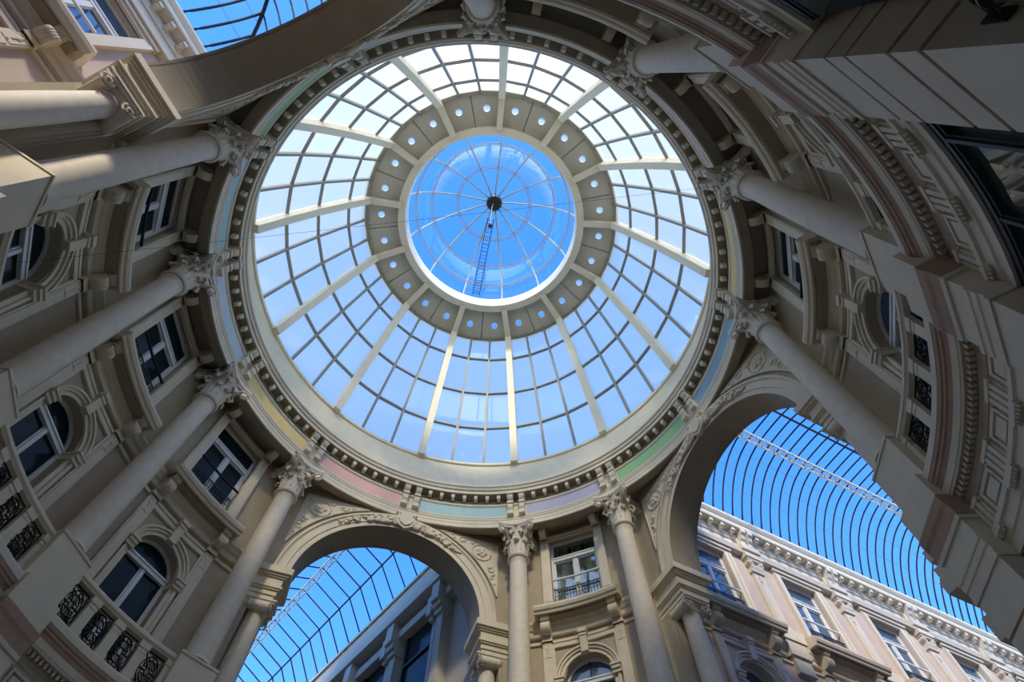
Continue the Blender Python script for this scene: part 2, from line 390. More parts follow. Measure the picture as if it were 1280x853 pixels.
g = G(); g.tube([(0.0, 0.05, 31.5), (0.12, 0.1, 31.1), (0.35, 0.12, 30.2), (0.55, 0.12, 29.2)], 0.018, 5); g.build('rod', 'tube', lm)
g = G(); g.lathe([(0.03, 28.86), (0.10, 28.9), (0.11, 29.1), (0.04, 29.24)], 10, 0.56, 0.12); g.build('lamp_head', 'iron', lm, True)

# ------------------------------------------------------------------ Corinthian columns on pedestals (local: x sideways, y outwards, z from the pedestal foot)
def col_parts():
    R = {}
    g = G(); g.lathe([(0.278, 1.02), (0.272, 2.2), (0.265, 3.2), (0.255, 4.3), (0.240, 5.75), (0.240, 5.9), (0.262, 5.93), (0.262, 5.98)], 32); R['shaft'] = g.mesh('shaft', 'column', True)
    g = G(); g.lathe([(0.31, 1.0), (0.31, 1.02), (0.30, 1.04), (0.285, 1.05), (0.275, 1.09)], 32); R['base'] = g.mesh('base', 'column', True)
    g = G(); g.lathe([(0.24, 5.96), (0.30, 5.98), (0.325, 6.03), (0.30, 6.08), (0.27, 6.09), (0.285, 6.12), (0.285, 6.17), (0.25, 6.19), (0.25, 6.45), (0.27, 6.75), (0.33, 6.95), (0.38, 7.02), (0.38, 7.05)], 28); R['bell'] = g.mesh('capital', 'column', True)
    # leaf curling outwards (local y is outwards from the column axis, root at y=0,z=0)
    def leaf(h, wd, out):
        path = [(0, 0), (0.015, 0.3 * h), (0.03, 0.6 * h), (0.06, 0.85 * h), (0.5 * out, 1.0 * h), (0.85 * out, 0.99 * h), (out, 0.90 * h), (0.93 * out, 0.80 * h)]
        wid = [0.75, 0.95, 1.0, 0.9, 0.85, 0.7, 0.5, 0.2]
        g = G(); vs = []; fs = []
        for side in (0, 1):
            for (y, z), w_ in zip(path, wid):
                for u in (-1, -0.5, 0, 0.5, 1):
                    vs.append((u * w_ * wd, y - 0.05 * u * u * (0.3 + z) + (0.022 if abs(u) < 0.1 else 0.0) - 0.03 * side + (0.012 if abs(u) == 1 else 0), z - 0.02 * side))
        K = len(path) * 5
        for i in range(len(path) - 1):
            for j in range(4):
                a = i * 5 + j; fs.append((a, a + 1, a + 6, a + 5)); fs.append((K + a, K + a + 5, K + a + 6, K + a + 1))
            for a in (i * 5, i * 5 + 4): fs.append((a, a + 5, K + a + 5, K + a))
        e = (len(path) - 1) * 5
        for j in range(4): fs.append((e + j, e + j + 1, K + e + j + 1, K + e + j))
        return g.add(vs, fs)
    R['leaf1'] = leaf(0.36, 0.105, 0.17).mesh('acanthus_leaf', 'column', True)
    R['leaf2'] = leaf(0.64, 0.105, 0.22).mesh('acanthus_leaf', 'column', True)
    # corner volute: a stem rising outwards and ending in a spiral
    g = G(); pts = [(0, 0.27, 6.5), (0, 0.32, 6.72), (0, 0.41, 6.90), (0, 0.51, 7.01), (0, 0.60, 7.02)]
    c = (0.615, 6.92)
    for i in range(15):
        a = PI / 2 - 0.1 - i * 0.62; r = 0.115 * (1 - i / 17)
        pts.append((0, c[0] + r * math.cos(a), c[1] + r * math.sin(a)))
    g.tube(pts, 0.042, 6); g.tube([(-0.06, c[0], c[1]), (0.06, c[0], c[1])], 0.075, 8); g.tube([(p[0] + 0.055, p[1], p[2]) for p in pts[:8]], 0.02, 5); g.tube([(p[0] - 0.055, p[1], p[2]) for p in pts[:8]], 0.02, 5)
    R['volute'] = g.mesh('volute', 'column', True)
    g = G()                                    # abacus with hollow sides
    def abac(h, z0, z1):
        pl = []
        for q in range(4):
            a = q * PI / 2
            for u in (-0.92, -0.6, -0.2, 0.2, 0.6, 0.92):
                x = h * u; y = h * (0.72 + 0.28 * u * u / 0.85)
                pl.append((x * math.cos(a) - y * math.sin(a), x * math.sin(a) + y * math.cos(a)))
        pl = pl[::-1]; k = len(pl)
        g.add([(x, y, z0) for x, y in pl] + [(x, y, z1) for x, y in pl], [tuple(range(k)), tuple(range(2 * k - 1, k - 1, -1))] + [(i, i + k, (i + 1) % k + k, (i + 1) % k) for i in range(k)])
    abac(0.49, 7.03, 7.08); abac(0.515, 7.08, 7.12); abac(0.54, 7.12, 7.20)
    R['abacus'] = g.mesh('abacus', 'column')
    g = G(); g.ball((0, 0.40, 7.10), 0.055)
    for j in range(6): g.ball((0.045 * math.cos(j), 0.41, 7.10 + 0.045 * math.sin(j)), 0.026)
    R['rosette'] = g.mesh('rosette', 'column', True)
    g = G(); g.box(-0.41, 0.41, -0.28, 0.45, -0.02, 0.93); g.box(-0.43, 0.43, -0.30, 0.45, 0.93, 0.97); g.box(-0.41, 0.41, -0.28, 0.45, 0.97, 1.0)
    R['pedestal'] = g.mesh('pedestal', 'stone')
    return R
CP = col_parts()
COLLAB = {
 0: 'frontal Corinthian column between the teal and lavender frieze panels', 1: 'Corinthian column between the lavender and green frieze panels',
 3: 'Corinthian column under the junction of blue and yellow frieze panels', 4: 'first Corinthian column past the blue and yellow frieze, toward the rusticated pier',
 5: 'short-looking Corinthian column rising right above the rusticated pier', 6: 'Corinthian column at the top edge whose shaft is nearly out of view',
 8: 'Corinthian column beside the steep near arch, above the sunlit pedestal corner', 9: 'Corinthian column between the teal and ice blue frieze panels',
 10: 'Corinthian column between the ice blue and yellow frieze panels', 11: 'Corinthian column between the yellow and pink frieze panels'}
for k, s in CS.items():
    c = local_root('column', radial(s, 7.0, 8.4), COLLAB[k], 'column', 'giant Corinthian columns around the rotunda', 'thing')
    put(CP['pedestal'], 'pedestal', c); put(CP['base'], 'base', c); put(CP['shaft'], 'shaft', c)
    cap = put(CP['bell'], 'capital', c)
    put(CP['abacus'], 'abacus', cap); [put(CP['rosette'], 'rosette', cap, Matrix.Rotation(i * PI / 2, 4, 'Z')) for i in range(4)]
    for i in range(8):
        a = i * PI / 4
        put(CP['leaf1'], 'acanthus_leaf', cap, Matrix.Rotation(a, 4, 'Z') @ Matrix.Translation((0, 0.262, 6.18)))
        put(CP['leaf2'], 'acanthus_leaf', cap, Matrix.Rotation(a + PI / 8, 4, 'Z') @ Matrix.Translation((0, 0.255, 6.22)))
    for i in range(4): put(CP['volute'], 'volute', cap, Matrix.Rotation(PI / 4 + i * PI / 2, 4, 'Z'))

# ------------------------------------------------------------------ window bays (used for the rotunda and for the passages)
def wall_bay(f, x0, x1, m, name, zb=8.3, zt=15.9, upper=True, lower=True, D=7.5, dep=0.34, label=None):
    g = G(f); xs = sorted(set([x0, x1] + [x for x in (-1.0, 1.0) if x0 < x < x1])); HW, AR, SP = 0.70, 0.60, 10.92
    n = 12; inner = [-HW + 2 * HW * i / n for i in range(n + 1)]; inner[1] = -AR; inner[-2] = AR
    full = [x0, (x0 - HW) / 2, -HW], [HW, (HW + x1) / 2, x1]
    def q(xa, xb, za, zb_, za2=None, zb2=None):
        za2 = za if za2 is None else za2; zb2 = zb_ if zb2 is None else zb2
        g.add([(xa, D, za), (xb, D, za2), (xb, D, zb2), (xa, D, zb_)], [(0, 1, 2, 3)])
    for grp in full:
        for a, b in zip(grp, grp[1:]): q(a, b, zb, zt)
    top = lambda x: (SP + math.sqrt(max(0, AR * AR - x * x))) if abs(x) <= AR + 1e-6 else None
    for a, b in zip(inner, inner[1:]):
        ina = abs((a + b) / 2) < AR
        lo_a, lo_b = (top(max(-AR, min(AR, a))), top(max(-AR, min(AR, b)))) if (lower and ina) else (zb, zb)
        if lower and ina: q(a, b, zb, 9.0)
        if upper: q(a, b, lo_a, 13.02, lo_b, 13.02); q(a, b, 15.48, zt)
        else: q(a, b, lo_a, zt, lo_b, zt)
    def reveal(pts):
        for (xa, za), (xb, zb_) in zip(pts, pts[1:]):
            g.add([(xa, D, za), (xb, D, zb_), (xb, D + dep, zb_), (xa, D + dep, za)], [(0, 1, 2, 3)])
    if upper: reveal([(-HW, 13.02), (-HW, 15.48), (0, 15.48), (HW, 15.48), (HW, 13.02), (0, 13.02), (-HW, 13.02)])
    if lower: reveal([(-AR, 9.0)] + [(AR * -math.cos(PI * i / 16), SP + AR * math.sin(PI * i / 16)) for i in range(17)] + [(AR, 9.0)])
    return tag(g.build(name, m), label, kind='structure')
WN = [0]
def at(f, x, d, z): return Vector(f(x, d, z))
_orn = {}
def ornament(key, m):
    if key not in _orn:
        g = G(); g.ball((0, 0, 0.02), 0.05, 1, 0.35, 1.2); g.ball((0, 0, 0.10), 0.03, 1, 0.35, 1.6); g.ball((0.045, 0, 0.15), 0.028, 1, .4, 1); g.ball((-0.045, 0, 0.15), 0.028, 1, .4, 1); g.ball((0, 0, -0.10), 0.022, 1, .5, 1); g.ball((0, 0, -0.05), 0.03, 0.7, .4, 1.4)
        g.ball((0, 0, -0.2), 0.02, 1, .6, 1)
        _orn[key] = g.mesh('drop_ornament', m)
    return _orn[key]
def scroll_profile(h, out):           # console seen from the side: (d offset inwards negative, z)
    r = min(h * 0.5, out * 0.48); c = (-out + r, h * 0.86 - r)
    pts = [(0, h * 0.12), (0, h), (-out * 0.98, h), (-out * 0.98, h * 0.88)]
    for i in range(10):
        a = PI * 0.62 + PI * 1.02 * i / 9; pts.append((c[0] + r * math.cos(a), c[1] + r * math.sin(a)))
    pts += [(-out * 0.30, h * 0.10), (-out * 0.12, h * 0.06)]
    return pts
def upper_window(f, label, wallm, stone, glassm, guard_m='iron', curtains=False, group=None, surround=True, guard=True, shelf_label=None, bright_rail='white'):
    WN[0] += 1
    w_ = root('window_%d' % WN[0], f(0, 7.5, 13.02), label, kind='structure')
    g = G(f); d0, d1 = 7.62, 7.70
    for a, b in ((-0.70, -0.62), (0.62, 0.70)): g.box(a, b, d0, d1, 13.02, 15.48)
    g.box(-0.62, 0.62, d0, d1, 15.40, 15.48); g.box(-0.62, 0.62, d0, d1, 13.02, 13.12)
    for sx in (-1, 1):
        g.box(0.06 if sx > 0 else -0.085, 0.085 if sx > 0 else -0.06, d0 + 0.01, d1, 13.12, 14.74)
        g.box(0.58 if sx > 0 else -0.62, 0.62 if sx > 0 else -0.58, d0 + 0.01, d1, 13.12, 14.74)
        g.box(0.085 if sx > 0 else -0.58, 0.58 if sx > 0 else -0.085, d0 + 0.01, d1, 14.70, 14.74)
    g.build('frame', 'white', w_)
    g = G(f); g.box(-0.62, 0.62, d0 - 0.03, d1, 14.74, 14.86); g.box(-0.62, 0.62, d0 - 0.05, d1, 14.84, 14.88); g.build('transom', 'white', w_)
    g = G(f); g.box(-0.06, 0.06, d0 - 0.02, d1, 13.12, 14.74); g.build('mullion', 'white', w_)
    for x0, x1, z0, z1 in ((-0.62, 0.62, 14.88, 15.40), (-0.58, -0.085, 13.12, 14.70), (0.085, 0.58, 13.12, 14.70)):
        g = G(f); g.box(x0, x1, 7.66, 7.668, z0, z1); g.build('pane', glassm, w_)
    if curtains:
        g = G(f); K = 60; vs = []
        for i in range(K + 1):
            x = -0.72 + 1.44 * i / K; d = 7.86 + 0.03 * math.sin(i * 1.9) + (0.02 * math.sin(i * 0.7))
            vs += [(x, d, 13.0), (x, d, 15.5)]
        fs = [(2 * i, 2 * i + 2, 2 * i + 3, 2 * i + 1) for i in range(K) if not (i in (20, 21, 22, 23, 24, 36, 37, 38, 39))]
        g.add(vs, fs).build('curtain', 'curtain', w_, True)
        g = G(f); g.box(-0.9, 0.9, 8.3, 8.35, 12.9, 15.6, 2); g.box(-0.9, 0.9, 7.84, 8.3, 15.5, 15.6); g.box(-0.9, 0.9, 7.84, 8.3, 12.9, 13.0); g.box(-.9, -.72, 7.84, 8.3, 13, 15.5); g.box(.72, .9, 7.84, 8.3, 13, 15.5); g.build('back_shell', 'dark', w_)
    if surround:
        for sx in (-1, 1):
            g = G(f); c = sx * 0.83
            g.box(c - 0.13, c + 0.13, 7.40, 7.52, 13.02, 15.56); g.box(c - 0.095, c + 0.095, 7.385, 7.40, 13.2, 15.0); g.box(c - 0.10, c + 0.10, 7.392, 7.40, 15.05, 15.45); g.box(c - 0.15, c + 0.15, 7.36, 7.52, 15.50, 15.58)
            p = g.build('pilaster', stone, w_)
            put(ornament(stone, stone), 'drop_ornament', p, frameof(f, c, 7.388, 15.22))
            g = G(f); g.prism([(7.5 + a, 15.50 + b) for a, b in scroll_profile(0.36, 0.46)], c - 0.10, c + 0.10); g.box(c - 0.12, c + 0.12, 7.30, 7.5, 15.5, 15.85)
            g.build('scroll_bracket', stone, w_, True)
        g = G(f); g.box(-0.70, 0.70, 7.42, 7.52, 15.48, 15.60, 4); g.box(-0.70, 0.70, 7.38, 7.52, 15.56, 15.62, 4); g.build('lintel', stone, w_)
    if guard:
        g = G(f); K = 15
        for z in (13.07, 13.55): g.box(-0.64, 0.64, 7.425, 7.445, z, z + 0.025, 2)
        for i in range(K + 1):
            x = -0.63 + 1.26 * i / K
            g.box(x - 0.008, x + 0.008, 7.427, 7.443, 13.09, 13.56)
        for i in range(K):
            x = -0.63 + 1.26 * (i + 0.5) / K
            for zc, r in ((13.48, 0.036), (13.36, 0.03), (13.16, 0.036)): g.tube([(x + r * math.cos(a), 7.435, zc + r * math.sin(a)) for a in [j * PI / 3 for j in range(6)]], 0.008, 4, True)
        gd = g.build('guard', guard_m, w_)
        g = G(f); g.box(-0.68, 0.68, 7.41, 7.46, 13.90, 13.94, 2); g.build('rail', bright_rail, w_)
    return w_
def lower_window(f, label, stone, glassm, surround=True, curtains=False):
    WN[0] += 1; AR, SP = 0.60, 10.92
    w_ = root('window_%d' % WN[0], f(0, 7.5, 9.0), label, kind='structure')
    g = G(f); d0, d1 = 7.70, 7.78
    g.arc(0, SP, AR - 0.07, AR + 0.01, d0, d1, 0, PI, 20)
    for sx in (-1, 1): g.box(min(sx * (AR - .08), sx * AR), max(sx * (AR - .08), sx * AR), d0, d1, 9.0, SP)
    g.box(-AR, AR, d0, d1, 9.0, 9.12); g.build('frame', 'white', w_)
    g = G(f); g.box(-AR + .05, AR - .05, d0 - 0.03, d1, SP - 0.06, SP + 0.06); g.box(-AR + .05, AR - .05, d0 - 0.05, d1, SP + 0.03, SP + 0.07); g.build('transom', 'white', w_)
    g = G(f); g.box(-0.065, 0.065, d0, d1, 9.1, SP - 0.06); g.box(-0.035, 0.035, d0 - 0.03, d1, 9.1, SP - 0.06); g.build('mullion', 'white', w_)
    for sx in (-1, 1):
        g = G(f); a, b = sorted((sx * 0.06, sx * (AR - 0.07))); g.box(a, b, 7.74, 7.748, 9.1, SP - 0.05); g.build('pane', glassm, w_)
    g = G(f); n = 16; pl = [((AR - 0.06) * math.cos(PI * i / n), SP + 0.05 + (AR - 0.06) * math.sin(PI * i / n)) for i in range(n + 1)]
    g.slab(pl, 7.74, 7.748); g.build('pane', glassm, w_)
    if curtains:
        g = G(f); g.box(-0.012, 0.012, 7.70, 7.74, SP + 0.06, SP + AR - 0.05); g.build('glazing_bar', 'bronze', w_)
    if surround:
        g = G(f); g.arc(0, SP, AR, 0.69, 7.46, 7.52, 0, PI, 24); g.arc(0, SP, 0.69, 0.75, 7.42, 7.52, 0, PI, 24); g.arc(0, SP, 0.75, 0.79, 7.38, 7.52, 0, PI, 24)
        for sx in (-1, 1): g.box(min(sx * AR, sx * .69), max(sx * AR, sx * .69), 7.46, 7.52, 9.0, SP); g.box(min(sx * .69, sx * .76), max(sx * .69, sx * .76), 7.42, 7.52, 9.0, SP)
        g.build('archivolt', stone, w_)
        g = G(f); g.prism([(7.30, 12.06), (7.5, 12.06), (7.5, 11.50), (7.36, 11.50), (7.34, 11.72)], -0.09, 0.09); g.box(-0.11, 0.11, 7.27, 7.5, 11.98, 12.08); g.box(-0.10, 0.10, 7.30, 7.5, 11.9, 11.95); g.build('keystone', stone, w_)
        for sx in (-1, 1):
            a, b = sorted((sx * (AR - 0.02), sx * 0.80)); g = G(f); g.box(a, b, 7.38, 7.78, SP - 0.16, SP - 0.08); g.box(a, b, 7.34, 7.78, SP - 0.08, SP); g.box(a - .02, b + .02, 7.31, 7.78, SP - 0.0, SP + 0.04); g.build('impost', stone, w_)
            c = sx * 0.93; g = G(f); g.box(c - 0.12, c + 0.12, 7.42, 7.52, 8.5, 12.04); g.box(c - 0.085, c + 0.085, 7.405, 7.42, 8.8, 11.5); g.box(c - 0.09, c + 0.09, 7.41, 7.42, 11.55, 11.98); g.box(c - 0.14, c + 0.14, 7.38, 7.52, 11.98, 12.08)
            p = g.build('pilaster', stone, w_); put(ornament(stone, stone), 'drop_ornament', p, frameof(f, c, 7.405, 11.78))
        g = G(f); g.box(-0.81, 0.81, 7.44, 7.52, 11.82, 11.92, 4); g.box(-0.81, -0.76, 7.44, 7.52, 11.0, 11.82); g.box(0.76, 0.81, 7.44, 7.52, 11.0, 11.82); g.build('spandrel_frame', stone, w_)
    return w_
def ledge(f, label, stone, group, hw=1.18, dark='soffit', cat='balcony', xs=(-0.92, 0.92)):
    o = root('balcony_ledge', f(0, 7.5, 12.5), label, cat, group)
    g = G(f); n = 8
    g.prism([(7.5, 12.58), (7.12, 12.58), (7.09, 12.55), (7.05, 12.55), (7.03, 12.60), (6.99, 12.63), (6.96, 12.70), (6.96, 12.76), (7.0, 12.80), (7.5, 13.0)], -hw, hw, n); g.build('slab', stone, o)
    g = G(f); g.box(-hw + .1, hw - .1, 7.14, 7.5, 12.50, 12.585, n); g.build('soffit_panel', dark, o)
    for x in xs:
        g = G(f); g.prism([(7.5 + a, 12.06 + b) for a, b in scroll_profile(0.46, 0.36)], x - 0.12, x + 0.12); g.box(x - 0.13, x + 0.13, 7.12, 7.5, 12.50, 12.58)
        g.box(x - 0.125, x + 0.125, 7.36, 7.5, 11.98, 12.10)
        for e in (-0.075, -0.025, 0.025, 0.075): g.prism([(7.5 + a * 1.04, 12.055 + b) for a, b in scroll_profile(0.46, 0.36)], x + e - 0.014, x + e + 0.014)
        g.build('corbel', stone, o, True)
    return o
def string_course(f, x0, x1, stone, n, D=0.0):
    g = G(f); g.prism([(7.52 + D, 12.16), (7.42 + D, 12.16), (7.40 + D, 12.20), (7.44 + D, 12.24), (7.44 + D, 12.34), (7.40 + D, 12.37), (7.37 + D, 12.44), (7.33 + D, 12.50), (7.33 + D, 12.58), (7.52 + D, 12.62)], x0, x1, n)
    g.prism([(7.52 + D, 11.96), (7.45 + D, 11.97), (7.45 + D, 12.03), (7.52 + D, 12.05)], x0, x1, n)
    return g
BAYNOTE = {0: 'between the two far arches', 3: 'next to the sunlit passage arch', 4: 'next to the rusticated pier', 5: 'above the rusticated pier at the top edge',
           8: 'next to the steep near arch', 9: 'under the ice blue frieze panel', 10: 'under the yellow frieze beside the pink one'}
TN = [1]
for k0, k1, sb in BAYS:
    f = cyl(sb); xa = (CS[k0] - sb) * ST * 7.4; xb = (CS[k1] - sb) * ST * 7.4
    if k0 == 0: xb = xb
    nm = {0: 'far', 3: 'right', 4: 'right_middle', 5: 'right_near', 8: 'left_near', 9: 'left_middle', 10: 'left'}[k0]
    wall = wall_bay(f, xa - 0.15, xb + 0.15, 'wall', 'wall_' + nm, label='taupe rendered rotunda wall ' + BAYNOTE[k0])
    string_course(f, xa, xb, 'stone', 10).build('string_course', 'stone', wall)
    cur = k0 == 0
    upper_window(f, 'tall rectangular casement window ' + BAYNOTE[k0], 'wall', 'stone', 'clearwin' if cur else 'darkglass', curtains=cur, bright_rail='white' if cur else 'bronze')
    lower_window(f, 'round-headed window ' + BAYNOTE[k0], 'stone', 'blueglass' if cur or k0 == 3 else 'darkglass', curtains=cur)
    ledge(f, 'curved stone balcony ledge on two scrolls ' + BAYNOTE[k0], 'stone', 'balcony ledges of the rotunda windows')

# ------------------------------------------------------------------ balustrades between the pedestals
ip = G()
for a, b, c, d in ((-0.5, -0.46, -.5, .5), (0.46, 0.5, -.5, .5), (-.5, .5, -0.5, -0.475), (-.5, .5, 0.475, 0.5)): ip.box(a, b, -0.012, 0.012, c, d)
def ellipse(rx, rz, n=16, cx=0, cz=0): return [(cx + rx * math.cos(2 * PI * i / n), 0, cz + rz * math.sin(2 * PI * i / n)) for i in range(n)]
for rx, rz in ((0.42, 0.42), (0.30, 0.30), (0.11, 0.11)): ip.tube(ellipse(rx, rz), 0.022, 4, True)
for i in range(8):
    a = i * PI / 4; ip.bar((0.10 * math.cos(a), 0, 0.10 * math.sin(a)), ((0.42 if i % 2 == 0 else 0.64) * math.cos(a), 0, (0.42 if i % 2 == 0 else 0.64) * math.sin(a)), 0.03, 0.03, (0, 1, 0))
for sx in (-1, 1):
    for sz in (-1, 1): ip.tube(ellipse(0.11, 0.11, 10, sx * 0.2, sz * 0.2), 0.018, 4, True)
ip_me = ip.mesh('iron_panel', 'iron')
for k0, k1, sb in BAYS:
    f = cyl(sb); q = 7.4; L = (CS[k0] - sb) * ST * q + 0.41 * 7.4 / 6.8; Rr = (CS[k1] - sb) * ST * q - 0.41 * 7.4 / 6.8
    o = root('balustrade', f(0, 6.95, 8.42), 'stone and iron balustrade ' + BAYNOTE[k0], 'balustrade', 'balustrades between the column pedestals')
    g = G(f); g.prism([(7.06, 9.19), (6.88, 9.19), (6.86, 9.22), (6.84, 9.24), (6.84, 9.29), (6.87, 9.33), (7.04, 9.33), (7.07, 9.29)], L, Rr, 10); g.build('top_rail', 'stone', o)
    g = G(f); g.prism([(7.05, 8.38), (6.86, 8.38), (6.86, 8.46), (6.89, 8.50), (7.05, 8.50)], L, Rr, 10); g.build('bottom_rail', 'stone', o)
    n = 4; wp = (Rr - L) / n
    for i in range(n + 1):
        x = L + wp * i; x = min(max(x, L + 0.05), Rr - 0.05); h = 0.10 if 0 < i < n else 0.05
        g = G(f); g.box(x - h, x + h, 6.88, 7.04, 8.50, 9.19); g.box(x - h - .02, x + h + .02, 6.865, 7.05, 9.08, 9.19); g.box(x - h - .012, x + h + .012, 6.872, 7.045, 9.0, 9.03); g.box(x - h - .015, x + h + .015, 6.87, 7.05, 8.50, 8.62)
        g.build('post', 'stone', o)
    for i in range(n):
        x = L + wp * (i + 0.5); mw = frameof(f, x, 6.96, 8.84) @ Matrix.Diagonal((wp * 6.96 / 7.4 - 0.2, 1, 0.66, 1))
        put(ip_me, 'iron_panel', o, Matrix.Translation(-Vector(f(0, 6.95, 8.42))) @ mw)

# ------------------------------------------------------------------ lower entablature, bay by bay
dn = G(); dn.box(-0.026, 0.026, -0.035, 0.035, 0, 0.09); dn_me = dn.mesh('dentil', 'tan')
tg = G()
tg.box(-0.16, 0.16, -0.04, 0.02, 0, 0.42)
for x in (-0.10, 0.0, 0.10): tg.box(x - 0.032, x + 0.032, -0.07, 0.0, 0.02, 0.36)
tg.box(-0.17, 0.17, -0.08, 0.02, 0.36, 0.42)
tg_me = tg.mesh('triglyph', 'stone')
gt = G(); gt.box(-0.16, 0.16, -0.06, 0.02, 0, 0.05)
for i in range(6): gt.lathe([(0.012, -0.045), (0.022, 0.0)], 6, -0.13 + 0.052 * i, -0.03)
gt_me = gt.mesh('guttae', 'stone')
for k0, k1, sb in BAYS:
    f = cyl(sb); L = (CS[k0] - sb) * ST * 7.4; Rr = (CS[k1] - sb) * ST * 7.4; TN[0] += 1
    o = root('trim_%d' % TN[0], f(0, 6.9, 6.86), 'lower entablature with dentils and triglyphs ' + BAYNOTE[k0], kind='structure'); MI = Matrix.Translation(-Vector(f(0, 6.9, 6.86)))
    g = G(f); g.prism([(7.4, 8.40), (6.70, 8.40), (6.67, 8.36), (6.67, 8.25), (7.4, 8.25)], L, Rr, 12); g.build('cornice_top', 'stone', o)
    g = G(f); g.prism([(7.2, 8.26), (6.675, 8.26), (6.68, 8.19), (6.70, 8.17), (6.70, 8.13), (6.72, 8.11), (6.735, 8.05), (7.2, 8.05)], L, Rr, 12); g.build('red_band', 'redstone', o)
    g = G(f); g.prism([(7.2, 8.06), (6.735, 8.06), (6.76, 7.95), (7.2, 7.95)], L, Rr, 12); g.build('corona', 'stone', o)
    g = G(f); g.prism([(7.2, 7.96), (6.765, 7.955), (6.77, 7.90), (6.88, 7.90), (6.88, 7.80), (6.90, 7.78), (6.91, 7.70), (7.2, 7.68)], L, Rr, 12); g.build('bed_moulding', 'tan', o)
    g = G(f); g.prism([(7.2, 7.70), (6.92, 7.70), (6.92, 7.26), (7.2, 7.26)], L, Rr, 12); g.build('frieze', 'tan', o)
    g = G(f); g.prism([(7.2, 7.27), (6.82, 7.27), (6.82, 7.20), (6.85, 7.18), (6.85, 7.04), (6.87, 7.02), (6.87, 6.93), (6.85, 6.91), (6.85, 6.86), (7.2, 6.86)], L, Rr, 12); g.build('architrave', 'stone', o)
    n = int((Rr - L) / 0.10)
    for i in range(n): put(dn_me, 'dentil', o, MI @ frameof(f, L + (Rr - L) * (i + 0.5) / n, 6.835, 7.815))
    nt_ = 4
    for i in range(nt_):
        x = L + (Rr - L) * (i + 0.5) / nt_
        put(tg_me, 'triglyph', o, MI @ frameof(f, x, 6.92, 7.25)); put(gt_me, 'guttae', o, MI @ frameof(f, x, 6.84, 7.13))
        if i < nt_ - 1:
            x += (Rr - L) / nt_ / 2; h = (Rr - L) / nt_ / 2 - 0.24
            g = G(f)
            g.box(x - h, x + h, 6.88, 6.92, 7.58, 7.62); g.box(x - h, x + h, 6.88, 6.92, 7.30, 7.34); g.box(x - h, x - h + .04, 6.88, 6.92, 7.30, 7.62); g.box(x + h - .04, x + h, 6.88, 6.92, 7.30, 7.62); g.box(x - h + .08, x + h - .08, 6.885, 6.92, 7.38, 7.54)
            g.build('metope_panel', 'stone', o)
    # shopfront below
    WN[0] += 1
    sw = root('window_%d' % WN[0], f(0, 7.0, 0), 'black framed shop window ' + BAYNOTE[k0], kind='structure')
    g = G(f); g.box(L - 0.1, Rr + 0.1, 8.0, 8.1, 0, 8.4, 12); g.box(L - 0.1, Rr + 0.1, 7.2, 8.1, 8.25, 8.35, 12); g.build('back_shell', 'dark', sw)  # unseen dark shell added behind the shopfront to block leaking sun
    L += 0.33; Rr -= 0.33
    g = G(f); g.box(L, Rr, 6.885, 7.05, 6.70, 6.87, 12); g.box(L, Rr, 6.87, 7.05, 6.74, 6.78, 12); g.box(L, Rr, 6.88, 7.05, 0.0, 0.3, 12); g.build('head_frame', 'iron', sw)
    nn = 3; fo = -0.055 if k0 == 5 else 0.0; fs_ = f; f = (lambda x, d, z, _f=fs_: _f(x, d + fo, z))
    for i in range(nn):
        xa, xb = L + (Rr - L) * i / nn, L + (Rr - L) * (i + 1) / nn
        g = G(f); g.box(xa + 0.03, xb - 0.03, 6.945, 6.955, 0.3, 6.72, 3); g.build('pane', 'darkglass' if k0 == 5 else 'shopglass', sw)
        if i:
            g = G(f); g.box(xa - 0.05, xa + 0.05, 6.89, 7.03, 0.3, 6.72); g.box(xa - 0.025, xa + 0.025, 6.865, 6.95, 0.3, 6.72); g.build('mullion', 'iron', sw)

# ------------------------------------------------------------------ piers under the columns (local: x sideways, y outwards from the rotunda axis, z up)
def pier_parts():
    P = {}
    g = G(); g.box(-0.41, 0.41, 6.57, 7.3, 7.89, 8.40); P['plinth'] = ('stone', g)
    g = G(); g.prism([(6.56, 7.95), (6.545, 7.93), (6.55, 7.80), (6.57, 7.74), (6.58, 7.56), (7.3, 7.55), (7.3, 7.95)], -0.425, 0.425); P['red_band'] = ('redstone', g)
    g = G(); g.prism([(6.58, 7.57), (6.565, 7.56), (6.575, 7.50), (7.3, 7.50), (7.3, 7.57)], -0.42, 0.42); P['corona'] = ('stone', g)
    g = G(); g.box(-0.395, 0.395, 6.60, 7.3, 7.20, 7.56); P['frieze_block'] = ('stone', g)
    g = G(); g.prism([(7.3, 7.21), (6.565, 7.21), (6.565, 7.15), (6.58, 7.13), (6.58, 7.05), (6.595, 7.03), (6.595, 6.95), (6.575, 6.93), (6.575, 6.86), (7.3, 6.86)], -0.415, 0.415); P['architrave_block'] = ('stone', g)
    g = G(); g.box(-0.39, 0.39, 6.607, 7.28, 0, 6.80); P['joint_core'] = ('joint', g)
    bl = []
    for z0, z1 in ((6.38, 6.86), (6.10, 6.34), (5.60, 6.06), (5.29, 5.55), (4.3, 5.24), (3.85, 4.28), (3.4, 3.83), (2.95, 3.38), (2.5, 2.93), (2.05, 2.48), (1.6, 2.03), (1.15, 1.58), (0.7, 1.13), (0.2, 0.68)):
        g = G(); g.box(-0.40, 0.40, 6.595, 7.3, z0, z1); bl.append(g)
    return P, bl
PP, PB = pier_parts()
PPm = {k: g.mesh(k, m) for k, (m, g) in PP.items()}; PBm = [g.mesh('block', 'stone') for g in PB]
